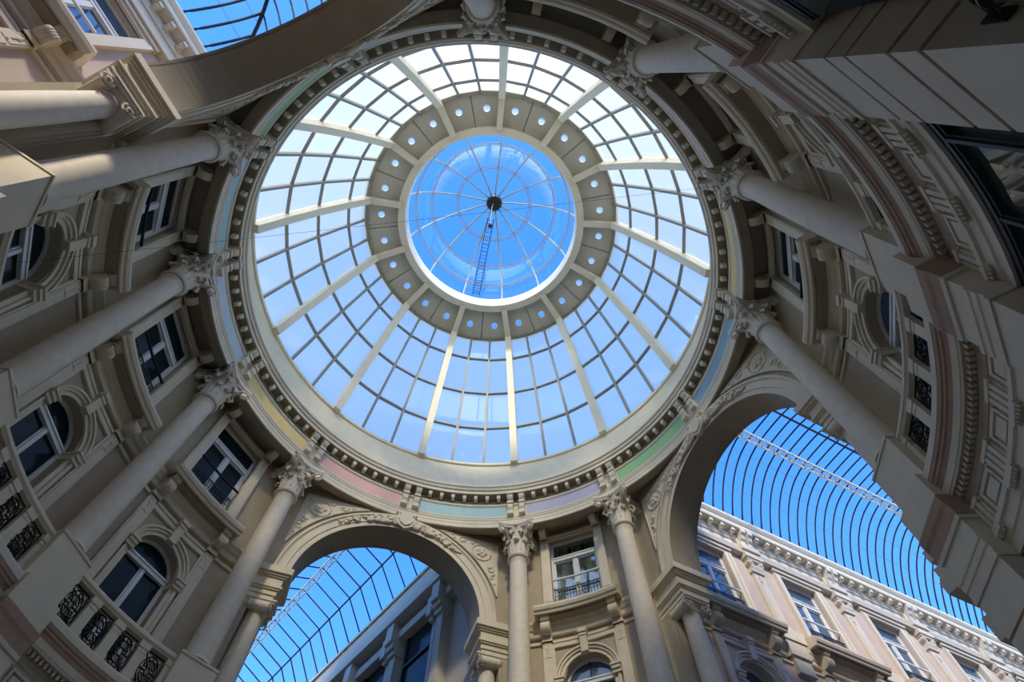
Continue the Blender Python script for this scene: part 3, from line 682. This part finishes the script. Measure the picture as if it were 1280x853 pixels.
PIERLAB = {0: 'pier below the frontal column between teal and lavender', 1: 'pier below the column between lavender and green', 3: 'pier at the side of the sunlit passage arch',
  4: 'broad pier with red band between the dark shop windows', 5: 'large rusticated pier with red joints in the dark corner', 6: 'pier at the top edge mostly out of view',
  8: 'pier below the sunlit pedestal corner by the near arch', 9: 'pier below the column between teal and ice blue', 10: 'pier below the column between ice blue and yellow', 11: 'pier below the column between yellow and pink'}
for k, s in CS.items():
    o = local_root('pier', radial(5.01 if k == 5 else s, 0, 0), PIERLAB[k], 'pier', 'stone piers carrying the columns', 'thing')
    for nm_, me in PPm.items(): put(me, nm_, o)
    for me in PBm: put(me, 'block', o)

# ------------------------------------------------------------------ the three arches
DP, DB, AZ, AI = 6.80, 7.55, 12.60, 2.50
def arch_wall(f, name, label):
    g = G(f); n = 28; W_ = 3.62; ZT = 15.88
    for d, zt in ((DP, ZT), (DB, 17.1)):
        pts = [(-AI * math.cos(PI * i / n), AZ + AI * math.sin(PI * i / n)) for i in range(n + 1)]
        for (xa, za), (xb, zb) in zip(pts, pts[1:]): g.add([(xa, d, za), (xb, d, zb), (xb, d, zt), (xa, d, zt)], [(0, 1, 2, 3)])
        for sx in (-1, 1): g.add([(sx * AI, d, AZ), (sx * W_, d, AZ), (sx * W_, d, zt), (sx * AI, d, zt)], [(0, 1, 2, 3)])
    for (xa, za), (xb, zb) in zip(pts, pts[1:]): g.add([(xa, DP, za), (xb, DP, zb), (xb, DB, zb), (xa, DB, za)], [(0, 1, 2, 3)])
    g.add([(-W_, DP, ZT), (W_, DP, ZT), (W_, DB, ZT), (-W_, DB, ZT)], [(0, 1, 2, 3)])
    for sx in (-1, 1):               # jambs beside the small columns
        a, b = sorted((sx * 3.06, sx * W_)); g.box(a, b, DP, DB, 8.0, AZ)
        a, b = sorted((sx * 3.12, sx * W_)); g.box(a, b, DP - 0.04, DP, 8.4, 11.7)
    return tag(g.build(name, 'wall'), label, kind='structure')
bal = random.Random(3)
def ionic():
    R = {}
    g = G(); g.lathe([(0.228, 0.3), (0.225, 1.6), (0.205, 3.0), (0.205, 3.06), (0.235, 3.09), (0.235, 3.13), (0.20, 3.14)], 24); R['shaft'] = g.mesh('shaft', 'column', True)
    g = G(); g.lathe([(0.31, 0.1), (0.31, 0.15), (0.29, 0.19), (0.25, 0.21), (0.27, 0.26), (0.27, 0.29), (0.23, 0.31)], 24); g.box(-0.34, 0.34, -0.34, 0.34, -0.05, 0.1); R['base'] = g.mesh('base', 'column', True)
    g = G(); g.lathe([(0.19, 3.12), (0.22, 3.18), (0.29, 3.24), (0.29, 3.30)], 20); R['bell'] = g.mesh('capital', 'column', True)
    g = G()
    pts = []
    for i in range(20):
        a = -PI / 2 + 0.3 + i * 0.55; r = 0.15 * (1 - i / 24); pts.append((r * math.cos(a), 0, r * math.sin(a)))
    for y in (-0.28, 0.28): g.tube([(p[0], y, p[2]) for p in pts], 0.028, 5)
    g.tube([(0, -0.24, 0), (0, -0.12, 0), (0, 0, 0), (0, 0.12, 0), (0, 0.24, 0)], 0.12, 10)
    R['volute'] = g.mesh('volute', 'column', True)
    g = G(); g.box(-0.36, 0.36, -0.33, 0.33, 3.33, 3.37); g.box(-0.33, 0.33, -0.30, 0.30, 3.28, 3.33); R['abacus'] = g.mesh('abacus', 'column')
    return R
IO = ionic()
ARCH = {'A': (SA, 'the sunlit pink passage'), 'B': (SB, 'the near passage at the top corner'), 'C': (SC, 'the grey modern passage')}
for key, (s, note) in ARCH.items():
    f = flat(s); mw = radial(s, 0, 0)
    arch_wall(f, {'A': 'wall_arch_right', 'B': 'wall_arch_near', 'C': 'wall_arch_far'}[key], 'taupe wall pierced by the arch to ' + note)
    o = root('arch', f(0, DP, AZ), 'round stone arch with garland opening to ' + note, 'arch', 'round arches of the rotunda', 'thing'); MI = Matrix.Translation(-Vector(f(0, DP, AZ)))
    g = G(f); g.arc(0, AZ, AI - 0.015, AI + 0.13, DP - 0.05, DP + 0.02, 0, PI, 48); g.arc(0, AZ, AI + 0.13, AI + 0.33, DP - 0.075, DP + 0.02, 0, PI, 48); g.arc(0, AZ, AI + 0.33, AI + 0.36, DP - 0.09, DP + 0.02, 0, PI, 48); g.arc(0, AZ, AI + 0.36, AI + 0.42, DP - 0.12, DP + 0.02, 0, PI, 48)
    g.build('archivolt', 'stone', o)
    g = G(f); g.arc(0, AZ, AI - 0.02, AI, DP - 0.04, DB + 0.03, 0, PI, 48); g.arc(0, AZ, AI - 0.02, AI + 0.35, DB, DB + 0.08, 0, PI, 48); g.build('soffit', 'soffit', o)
    # shield at the crown
    g = G(f); sh = [(-0.20, 0.24), (-0.26, 0.30), (-0.14, 0.33), (0, 0.29), (0.14, 0.33), (0.26, 0.30), (0.20, 0.24), (0.24, 0.05), (0.17, -0.12), (0, -0.24), (-0.17, -0.12), (-0.24, 0.05)]
    g.slab([(x * 1.25, AZ + 2.70 + z * 1.2) for x, z in sh], DP - 0.17, DP - 0.06)
    g.slab([(x * 0.9, AZ + 2.72 + z * 0.86) for x, z in sh], DP - 0.21, DP - 0.16); g.build('cartouche', 'stone', o)
    g = G(f); rr = random.Random(5)
    for i in range(150):
        e = rr.random() ** 1.2; a = PI / 2 + (1 if i % 2 else -1) * (0.10 + 0.62 * e); sp = 0.13 * (1 - 0.65 * e)
        r = AI + 0.22 + rr.uniform(-sp, sp); q = 0.07 * (1 - 0.45 * e) * rr.uniform(0.7, 1.25)
        g.ball((r * math.cos(a), DP - 0.08 - rr.uniform(0, 0.04), AZ + r * math.sin(a)), q, rr.uniform(0.7, 1.6), 0.9, rr.uniform(0.7, 1.4))
    tag(g.build('garland', 'stone', o, True), 'carved fruit and flower garland', kind='stuff')
    for sx in (-1, 1):
        # spandrel panel
        def outline(r, u0, zt, uo, n=10):
            a0 = math.asin((zt - AZ) / r); a1 = math.acos(uo / r)
            return [(uo * sx, zt)] + [(r * math.cos(a0 + (a1 - a0) * i / n) * sx, AZ + r * math.sin(a0 + (a1 - a0) * i / n)) for i in range(n + 1)]
        g = G(f); g.slab(outline(3.08, 0, 15.48, 2.93), DP - 0.045, DP + 0.01)
        p = g.build('spandrel_panel', 'stone', o)
        g = G(f); ol = outline(3.08, 0, 15.48, 2.93); K = len(ol)
        for i in range(K): g.tube([(ol[i][0], DP - 0.05, ol[i][1]), (ol[(i + 1) % K][0], DP - 0.05, ol[(i + 1) % K][1])], 0.018, 5)
        g.build('panel_edge', 'stone', p)
        g = G(f); c = (2.42 * sx, 15.02)
        def curl(cx, cz, r, a0, turn, n=16, k=0.75): return [(cx + r * (1 - k * i / n) * math.cos(a0 + turn * i / n), DP - 0.055, cz + r * (1 - k * i / n) * math.sin(a0 + turn * i / n)) for i in range(n + 1)]
        g.tube(curl(c[0], c[1], 0.30, 0, 2 * PI * 0.96, 24, 0.0), 0.022, 5)
        for a in range(5): g.ball((c[0] + 0.11 * math.cos(a * 1.257), DP - 0.06, c[1] + 0.11 * math.sin(a * 1.257)), 0.075, 1, 0.45, 1)
        g.ball((c[0], DP - 0.075, c[1]), 0.06, 1, .6, 1)
        g.tube(curl(c[0] - 0.62 * sx, 15.30, 0.15, 0.5, 5 * sx), 0.02, 5); g.tube(curl(c[0] - 0.92 * sx, 15.36, 0.09, 2.5, -5 * sx), 0.016, 5)
        g.tube(curl(2.70 * sx, 14.45, 0.14, 1.0, -5 * sx), 0.02, 5); g.tube(curl(2.78 * sx, 14.15, 0.08, 1.5, 5 * sx), 0.016, 5)
        for x, z, r in ((2.68, 14.52, 0.06), (2.8, 14.28, 0.05), (2.85, 13.95, 0.03), (1.85, 15.3, 0.05), (1.55, 15.36, 0.04), (1.35, 15.39, 0.03), (2.75, 15.32, 0.06), (2.12, 15.3, 0.05)): g.ball((x * sx, DP - 0.055, z), r, 1.3, 0.5, 1)
        tag(g.build('relief', 'stone', p, True), kind='stuff')
        # impost
        g = G(f)
        for u0, d0, z0, z1 in ((2.38, 6.60, 12.42, 12.60), (2.43, 6.65, 12.37, 12.42), (2.47, 6.69, 12.33, 12.37), (2.53, 6.73, 12.09, 12.33), (2.48, 6.69, 12.04, 12.09), (2.52, 6.72, 12.00, 12.04), (2.56, 6.76, 11.87, 12.00), (2.59, 6.79, 11.76, 11.87)):
            a, b = sorted((u0 * sx, 3.5 * sx)); g.box(a, b, d0, 7.55 + (6.80 - d0) * 0.9, z0, z1)
        g.build('impost', 'stone', o)
        # small Ionic column carrying the impost
        side = {('A', -1): 'nearer the round-headed window', ('A', 1): 'overlapping the blue vault', ('B', 1): 'by the sunlit pedestal', ('B', -1): 'out of view above', ('C', -1): 'nearer the pink frieze panel', ('C', 1): 'nearer the teal frieze panel'}[(key, sx)]
        c = local_root('ionic_column', mw @ Matrix.Translation((-2.84 * sx, 7.10, 8.4)), 'small Ionic column carrying the arch to ' + note.replace('the near passage at the top corner', 'the top corner passage') + ', ' + side, 'column', 'small Ionic columns under the arches', 'thing')
        put(IO['base'], 'base', c); put(IO['shaft'], 'shaft', c); cp = put(IO['bell'], 'capital', c); put(IO['abacus'], 'abacus', cp)
        for vx in (-1, 1): put(IO['volute'], 'volute', cp, Matrix.Translation((0, vx * 0.25, 3.19)) @ Matrix.Rotation(PI / 2, 4, 'Z'))
        # jamb block below
        g = G(f); a, b = sorted((2.50 * sx, 3.5 * sx)); g.box(a, b, 6.85, 7.7, 0, 8.4)
        for u0, z0, z1 in ((2.38, 7.9, 8.1), (2.32, 7.7, 7.9), (2.44, 6.86, 7.2), (2.42, 8.2, 8.4)):
            a, b = sorted((u0 * sx, 3.5 * sx)); g.box(a, b, 6.7, 7.75, z0, z1)
        g.build('jamb', 'stone', o)

# ------------------------------------------------------------------ passages
def along(s, twall, sgn, nc, flip=False):
    """facade frame: x along the passage from nc, d as in the rotunda bays (7.5 is the wall face, smaller is nearer the middle of the passage)"""
    F = flat(s)
    return lambda x, d, z: F(twall + sgn * (7.5 - d), nc + x, z)
def passage(tagname, s, twall, sgn, ncs, wallm, stone, pitch, note, glassm, lower_n, wname):
    ord_ = ['first', 'second', 'third', 'fourth', 'fifth', 'sixth', 'seventh']
    for i, nc in enumerate(ncs):
        f = along(s, twall, sgn, nc); h = pitch / 2
        lo = i < lower_n
        wl = wall_bay(f, -h, h, wallm, 'wall_%s' % wname if i == 0 else 'wall_%s.%03d' % (wname, i), lower=lo, zt=15.75, dep=0.34, label='%s wall bay of %s' % (ord_[i], note))
        upper_window(f, '%s upper casement window along %s' % (ord_[i], note), wallm, stone, glassm, surround=False)
        if lo: lower_window(f, '%s round-headed window along %s' % (ord_[i], note), stone, glassm)
        # window surround, hood and entablature
        g = G(f)
        for sx in (-1, 1):
            a, b = sorted((sx * 0.70, sx * 0.90)); g.box(a, b, 7.42, 7.52, 13.0, 15.48); a, b = sorted((sx * 0.84, sx * 0.94)); g.box(a, b, 7.38, 7.52, 13.0, 15.48)
        g.box(-0.94, 0.94, 7.42, 7.52, 15.48, 15.62); g.box(-0.98, 0.98, 7.36, 7.52, 15.58, 15.68); g.build('window_surround', stone, wl)
        g = G(f); g.prism([(7.52, 15.70), (7.30, 15.70), (7.28, 15.78), (7.40, 15.82), (7.40, 15.90), (7.36, 15.94), (7.34, 16.0), (7.52, 16.04)], -h, h)
        g.prism([(7.52, 16.0), (7.44, 16.0), (7.44, 16.34), (7.52, 16.34)], -h, h); g.prism([(7.52, 16.34), (7.40, 16.34), (7.36, 16.44), (7.36, 16.62), (7.52, 16.62)], -h, h)
        g.build('architrave', stone, wl)
        g = G(f); g.prism([(7.52, 16.62), (7.10, 16.62), (7.08, 16.66), (7.08, 16.78), (7.04, 16.82), (6.98, 16.90), (6.98, 17.0), (7.0, 17.04), (7.8, 17.10), (7.8, 16.62)], -h, h); g.build('cornice', stone, wl)
        for j in range(7):
            x = -h + 0.48 + (pitch - 0.96) * j / 6
            g = G(f); g.box(x - 0.06, x + 0.06, 7.14, 7.4, 16.48, 16.62); g.box(x - 0.045, x + 0.045, 7.19, 7.4, 16.43, 16.48); g.build('modillion', stone, wl)
        # pilaster on the far side of the bay
        g = G(f); c = h
        g.box(c - 0.20, c + 0.20, 7.40, 7.52, 13.0, 15.05); g.box(c - 0.13, c + 0.13, 7.375, 7.40, 13.25, 14.6); g.box(c - 0.23, c + 0.23, 7.36, 7.52, 13.0, 13.2)
        p = g.build('pilaster', stone, wl)
        g = G(f); g.box(c - 0.24, c + 0.24, 7.34, 7.52, 15.05, 15.12); g.prism([(7.52, 15.12), (7.36, 15.12), (7.30, 15.22), (7.30, 15.30), (7.52, 15.34)], c - 0.22, c + 0.22)
        for sx in (-1, 1):
            g.tube([(c + sx * 0.20, 7.30, 15.38), (c + sx * 0.20, 7.5, 15.38)], 0.10, 10); g.tube([(c + sx * 0.20, 7.27, 15.38), (c + sx * 0.20, 7.31, 15.38)], 0.05, 8)
        g.box(c - 0.30, c + 0.30, 7.28, 7.52, 15.46, 15.54); g.box(c - 0.34, c + 0.34, 7.24, 7.52, 15.54, 15.72); g.box(c - 0.36, c + 0.36, 7.22, 7.52, 15.84, 16.05); g.box(c - 0.28, c + 0.28, 7.36, 7.52, 16.05, 16.4)
        g.build('capital', stone, p, True); put(ornament(stone, stone), 'drop_ornament', p, frameof(f, c, 7.375, 14.75))
        for sx in (-1, 1):
            g = G(f); x = c + sx * 0.14; g.prism([(7.45, 16.62), (7.08, 16.62), (7.08, 16.48), (7.16, 16.42), (7.20, 16.30), (7.26, 16.24), (7.28, 16.10), (7.36, 16.04), (7.45, 16.04)], x - 0.085, x + 0.085); g.build('scroll_bracket', stone, wl)
        string_course(f, -h, h, stone, 1).build('string_course', stone, wl)
        g = G(f); g.box(c - 0.34, c + 0.34, 7.30, 7.52, 12.16, 12.62); g.box(c - 0.40, c + 0.40, 7.26, 7.52, 12.62, 12.98); g.box(c - 0.28, c + 0.28, 7.36, 7.52, 11.7, 12.16); g.build('pilaster_block', stone, wl)
        ledge(f, '%s balcony ledge along %s' % (ord_[i], note), stone, 'balcony ledges of ' + note, hw=1.30)
PA = [9.38 + 3.56 * i for i in range(7)]
passage('A', 1.917, -3.30, 1, PA, 'pinkwall', 'passstone', 3.56, 'the sunlit pink passage', 'blueglass', 4, 'passage_right')
PBn = [9.40, 12.96, 16.52]
passage('B', 7.06, 3.62, -1, PBn, 'pinkwall', 'passstone', 3.56, 'the top corner passage', 'blueglass', 1, 'passage_near')

PROF = [(d_, 1.98 * (1 - (1 - d_ / 2.75) ** 3)) for d_ in (0, 0.12, 0.25, 0.4, 0.55, 0.75, 1.0, 1.25, 1.5, 1.8, 2.07, 2.4, 2.75)]
def fz(d):
    for (a, za), (b, zb) in zip(PROF, PROF[1:]):
        if d <= b: return za + (zb - za) * (d - a) / (b - a)
    return PROF[-1][1]
DD = [p[0] for p in PROF]
def vault(name, label, s, tleft, sgn, n0, n1, npan, beams, zb=17.08, step=0.40):
    """barrel of glass with a hipped end over the arch; tleft is the eave by the facade in view, sgn points across the passage"""
    F = flat(s); o = root(name, F(tleft, n0, zb), label, kind='structure'); W2 = 5.5
    P = lambda e, n, dz=0: F(tleft + sgn * e, n, zb + fz(min(e, W2 - e, n - n0)) + dz)
    K = int((n1 - n0) / step)
    for i in range(1, K + 1):
        n = n0 + i * step; h = n - n0
        def pts(a, b):
            return [d for d in sorted(set([a, b] + [x for x in DD + [W2 - x for x in DD] if a < x < b]))]
        if h >= 2.75: runs = [(0, W2)]
        else: runs = [(0, h), (W2 - h, W2)]
        for a, b in runs:
            g = G(); g.tube([P(e, n) for e in pts(a, b)], 0.034, 4); g.build('glazing_rib', 'bronze', o)
    KE = int(W2 / step)
    for j in range(1, KE + 1):
        e = j * step
        if e >= W2: break
        h = min(e, W2 - e, 2.75); g = G(); g.tube([P(e, n0 + d) for d in [x for x in DD if x < h] + [h]], 0.026, 4); g.build('hip_rib', 'bronze', o)
    for sd in (0, 1):
        g = G(); g.tube([P(d if sd == 0 else W2 - d, n0 + d) for d in DD], 0.05, 5); g.build('hip_beam', 'bronze', o)
    rest = G()
    rows = [0, 0.55, 1.0, 1.5, 2.07, 2.75]
    rows2 = rows + [W2 - r for r in rows[::-1][1:]]
    for i in range(K):
        na, nb = n0 + i * step, n0 + (i + 1) * step
        for j in range(len(rows2) - 1):
            e0, e1 = rows2[j], rows2[j + 1]; dm_ = min(e0, W2 - e1) if e1 <= W2 / 2 + 1e-6 or e0 >= W2 / 2 - 1e-6 else 0
            if na - n0 < max(min(e0, W2 - e0), min(e1, W2 - e1)) - 0.05:
                rest.add([P(e0, na), P(e1, na), P(e1, nb), P(e0, nb)], [(0, 1, 2, 3)]); continue
            if i < npan and j < 6:
                g = G(); m = (e0 + e1) / 2
                g.add([P(e0, na), P(m, na), P(e1, na), P(e1, nb), P(m, nb), P(e0, nb)], [(0, 1, 4, 5), (1, 2, 3, 4)]); g.build('pane', 'vault', o)
            else: rest.add([P(e0, na), P(e1, na), P(e1, nb), P(e0, nb)], [(0, 1, 2, 3)])
    tag(rest.build('far_panes', 'vault', o), kind='stuff')
    for e in rows[1:-1]:
        g = G(); g.tube([P(e, n0 + max(e, 0.1), -0.01), P(e, n1, -0.01)], 0.008, 4); g.build('purlin', 'bar', o)
    for e, wd in beams:
        g = G(); hz = -0.10
        if wd > 0.1:
            for q in (-wd / 2, wd / 2): g.tube([P(e + q, n0 + 2.2, hz), P(e + q, n1, hz)], 0.04, 5)
            L = n1 - n0 - 2.2; z = int(L / 0.35)
            for i in range(z): g.tube([P(e + (wd / 2 if i % 2 else -wd / 2), n0 + 2.2 + L * i / z, hz), P(e + (-wd / 2 if i % 2 else wd / 2), n0 + 2.2 + L * (i + 1) / z, hz)], 0.03, 4)
            g.build('lattice_beam', 'white', o)
        else: g.tube([P(e, n0 + min(e, W2 - e, 2.7), -0.02), P(e, n1, -0.02)], wd, 5); g.build('ridge_bar', 'bronze', o)
    return o
vault('ceiling_passage_right', 'blue barrel vault of glass over the sunlit pink passage', 1.917, -2.88, 1, 7.65, 33.0, 40, [(2.14, 0.24), (3.36, 0.04)])
vault('ceiling_passage_near', 'hipped glass vault over the top corner passage', 7.06, 3.16, -1, 7.65, 20.0, 14, [(1.25, 0.14)])
# the unseen side walls and ends of these passages
for s, t, n1, nm in ((1.917, 2.72, 33.4, 'passage_right_inner'), (7.06, -2.45, 20.4, 'passage_near_inner')):
    F = flat(s); g = G(F); g.box(t, t + (0.3 if t > 0 else -0.3), 7.6, n1, 0, 17.1); a, b = (-3.4, 3.1) if t > 0 else (-2.8, 3.9); g.box(a, b, n1, n1 + 0.3, 0, 17.0)
    tag(g.build('wall_' + nm, 'pinkwall'), 'pink rendered wall closing the passage', kind='structure')
for s, t, sg, n1, nm in ((1.917, -3.3, -1, 34.4, 'passage_right_low'), (7.06, 3.62, 1, 18.3, 'passage_near_low')):
    F = flat(s); g = G(F); a, b = sorted((t, t + sg * 0.3)); g.box(a, b, 7.55, n1, 0, 8.3); tag(g.build('wall_' + nm, 'pinkwall'), 'lower storey wall of the passage', kind='structure')

# grey modern passage, set obliquely behind the far arch
S3 = 11.24; F3 = flat(S3)
E1, E2, E3 = (4.60, 16.72), (3.77, 17.92), (2.40, 18.52)
sec = [E1, E2, E3, (1.03, 17.92), (0.20, 16.72)]
cr = root('ceiling_passage_far', F3(2.4, 8.0, 16.7), 'faceted blue glass roof over the grey modern passage', kind='structure')
n = 0; stp = 0.71
while 6.3 + n * stp < 30:
    nn = 6.3 + n * stp
    ok = [q for q in sec if nn > (7.62 - 0.342 * q[0]) / 0.94]
    if len(ok) >= 2: g = G(); g.tube([F3(t, nn, z) for t, z in ok], 0.032, 4); g.build('glazing_rib', 'bronze', cr)
    for (ta, za), (tb, zb) in zip(sec, sec[1:]):
        if nn > (7.62 - 0.342 * min(ta, tb)) / 0.94 - 0.4 or True:
            na = max(nn, (7.62 - 0.342 * ta) / 0.94); nb = max(nn, (7.62 - 0.342 * tb) / 0.94); ea, eb = max(na, nn + stp), max(nb, nn + stp)
            if ea - na + eb - nb > 0.01:
                g = G(); g.add([F3(ta, na, za), F3(tb, nb, zb), F3(tb, eb, zb), F3(ta, ea, za)], [(0, 1, 2, 3)]); g.build('pane', 'vault', cr)
    n += 1
for t, z, r in ((3.77, 17.9, 0.032), (1.03, 17.9, 0.032)):
    g = G(); g.tube([F3(t, (7.62 - 0.342 * t) / 0.94, z), F3(t, 30, z)], r, 5); g.build('purlin', 'bronze', cr)
g = G(); n0 = 7.3
for q in (-0.10, 0.10): g.tube([F3(2.4 + q, n0, 18.40), F3(2.4 + q, 30, 18.40)], 0.035, 5)
for i in range(60): g.tube([F3(2.4 + (0.1 if i % 2 else -0.1), n0 + 0.38 * i, 18.40), F3(2.4 + (-0.1 if i % 2 else 0.1), n0 + 0.38 * (i + 1), 18.40)], 0.02, 4)
g.build('lattice_beam', 'white', cr)
fw = root('wall_passage_far', F3(4.9, 8, 0), 'grey modern facade with square stepped posts and dark windows', kind='structure')
g = G(F3); g.box(4.58, 5.6, 6.2, 30, 15.80, 16.74); g.box(4.50, 5.6, 6.2, 30, 16.66, 16.78); g.build('fascia', 'grey', fw)
g = G(F3); g.box(5.30, 5.5, 6.2, 30, 0, 15.85); g.build('wall_face', 'grey', fw)
g = G(F3); g.box(4.92, 5.6, 6.2, 30, 15.30, 15.62); g.build('lintel', 'grey', fw)
for i in range(9):
    nn = 8.0 + 2.55 * i
    g = G(F3); g.box(4.66, 5.5, nn - 0.20, nn + 0.20, 15.1, 15.82); g.box(4.76, 5.5, nn - 0.20, nn + 0.20, 14.9, 15.1); g.box(4.86, 5.5, nn - 0.20, nn + 0.20, 14.72, 14.9); g.box(4.95, 5.5, nn - 0.16, nn + 0.16, 9.0, 14.72)
    g.build('stepped_post', 'grey', fw)
    g = G(F3); g.box(4.80, 5.5, nn + 0.34, nn + 0.60, 14.9, 15.6); g.box(4.92, 5.5, nn + 0.36, nn + 0.56, 14.75, 14.9); g.box(5.05, 5.5, nn + 0.36, nn + 0.52, 9.0, 14.75); g.build('inner_post', 'grey', fw)
    g = G(F3); g.box(5.22, 5.30, nn + 0.60, nn + 2.2, 9.0, 15.3); p = g.build('pane', 'darkglass', fw)
    g = G(F3)
    for z in (14.2, 12.8, 11.4): g.box(5.16, 5.30, nn + 0.60, nn + 2.2, z, z + 0.08)
    g.box(5.16, 5.3, nn + 0.60, nn + 0.68, 9, 15.3); g.box(5.16, 5.3, nn + 2.1, nn + 2.2, 9, 15.3); g.build('window_bar', 'iron', p)
g = G(F3); g.box(-0.2, 0.1, 8.1, 30, 0, 16.75); g.box(-0.2, 5.6, 30, 30.3, 0, 16.7); tag(g.build('wall_passage_far_inner', 'grey'), 'grey wall closing the modern passage', kind='structure')

# thin cable across the rotunda and the wrought-iron lantern at the top corner
g = G(); ca, cb = Vector(PW(8.535, 7.40, 10.35)), Vector(PW(4.05, 6.80, 15.1)); pts = []
for i in range(25):
    u = i / 24; p = ca.lerp(cb, u); p.z -= 0.12 * 4 * u * (1 - u); pts.append(tuple(p))
g.tube(pts, 0.0028, 4); tag(g.build('cable', 'iron'), 'thin black cable strung across the rotunda in front of the dome', 'cable')
mwl = radial(5.135, 6.76, 4.5) @ Matrix.Scale(0.62, 4)
wl_ = local_root('wall_lantern', mwl, 'black wrought-iron lantern on the dark side of the rusticated pier', 'lantern')
def L3(x, y, z): return (-x - (0.12 if x > 0.01 else 0), y, z)
g = G(); g.tube([L3(0.0, 0, 0.55), L3(0.12, 0, 0.60), L3(0.22, 0, 0.56), L3(0.25, 0, 0.46), L3(0.22, 0, 0.40)], 0.018, 6)
g.tube([L3(0.05 + 0.06 * math.cos(a), 0, 0.50 + 0.06 * math.sin(a)) for a in [i * 0.6 for i in range(10)]], 0.014, 5); g.box(-0.02, 0.0, -0.06, 0.06, 0.40, 0.66); g.build('bracket', 'iron', wl_)
g = G(); g.lathe([(0.02, 0.40), (0.05, 0.38), (0.10, 0.34), (0.15, 0.26), (0.15, 0.24), (0.02, 0.24)], 12, -0.34, 0); g.build('cap', 'iron', wl_, True)
g = G(); g.lathe([(0.12, 0.24), (0.08, -0.10)], 6, -0.34, 0); g.build('lantern_glass', 'darkglass', wl_)
g = G(); g.lathe([(0.02, -0.18), (0.08, -0.12), (0.09, -0.10), (0.09, -0.08), (0.02, -0.08)], 6, -0.34, 0)
for i in range(6): g.tube([(-0.34 + 0.12 * math.cos(i * PI / 3), 0.12 * math.sin(i * PI / 3), 0.24), (-0.34 + 0.08 * math.cos(i * PI / 3), 0.08 * math.sin(i * PI / 3), -0.10)], 0.010, 4)
g.build('cage', 'iron', wl_)
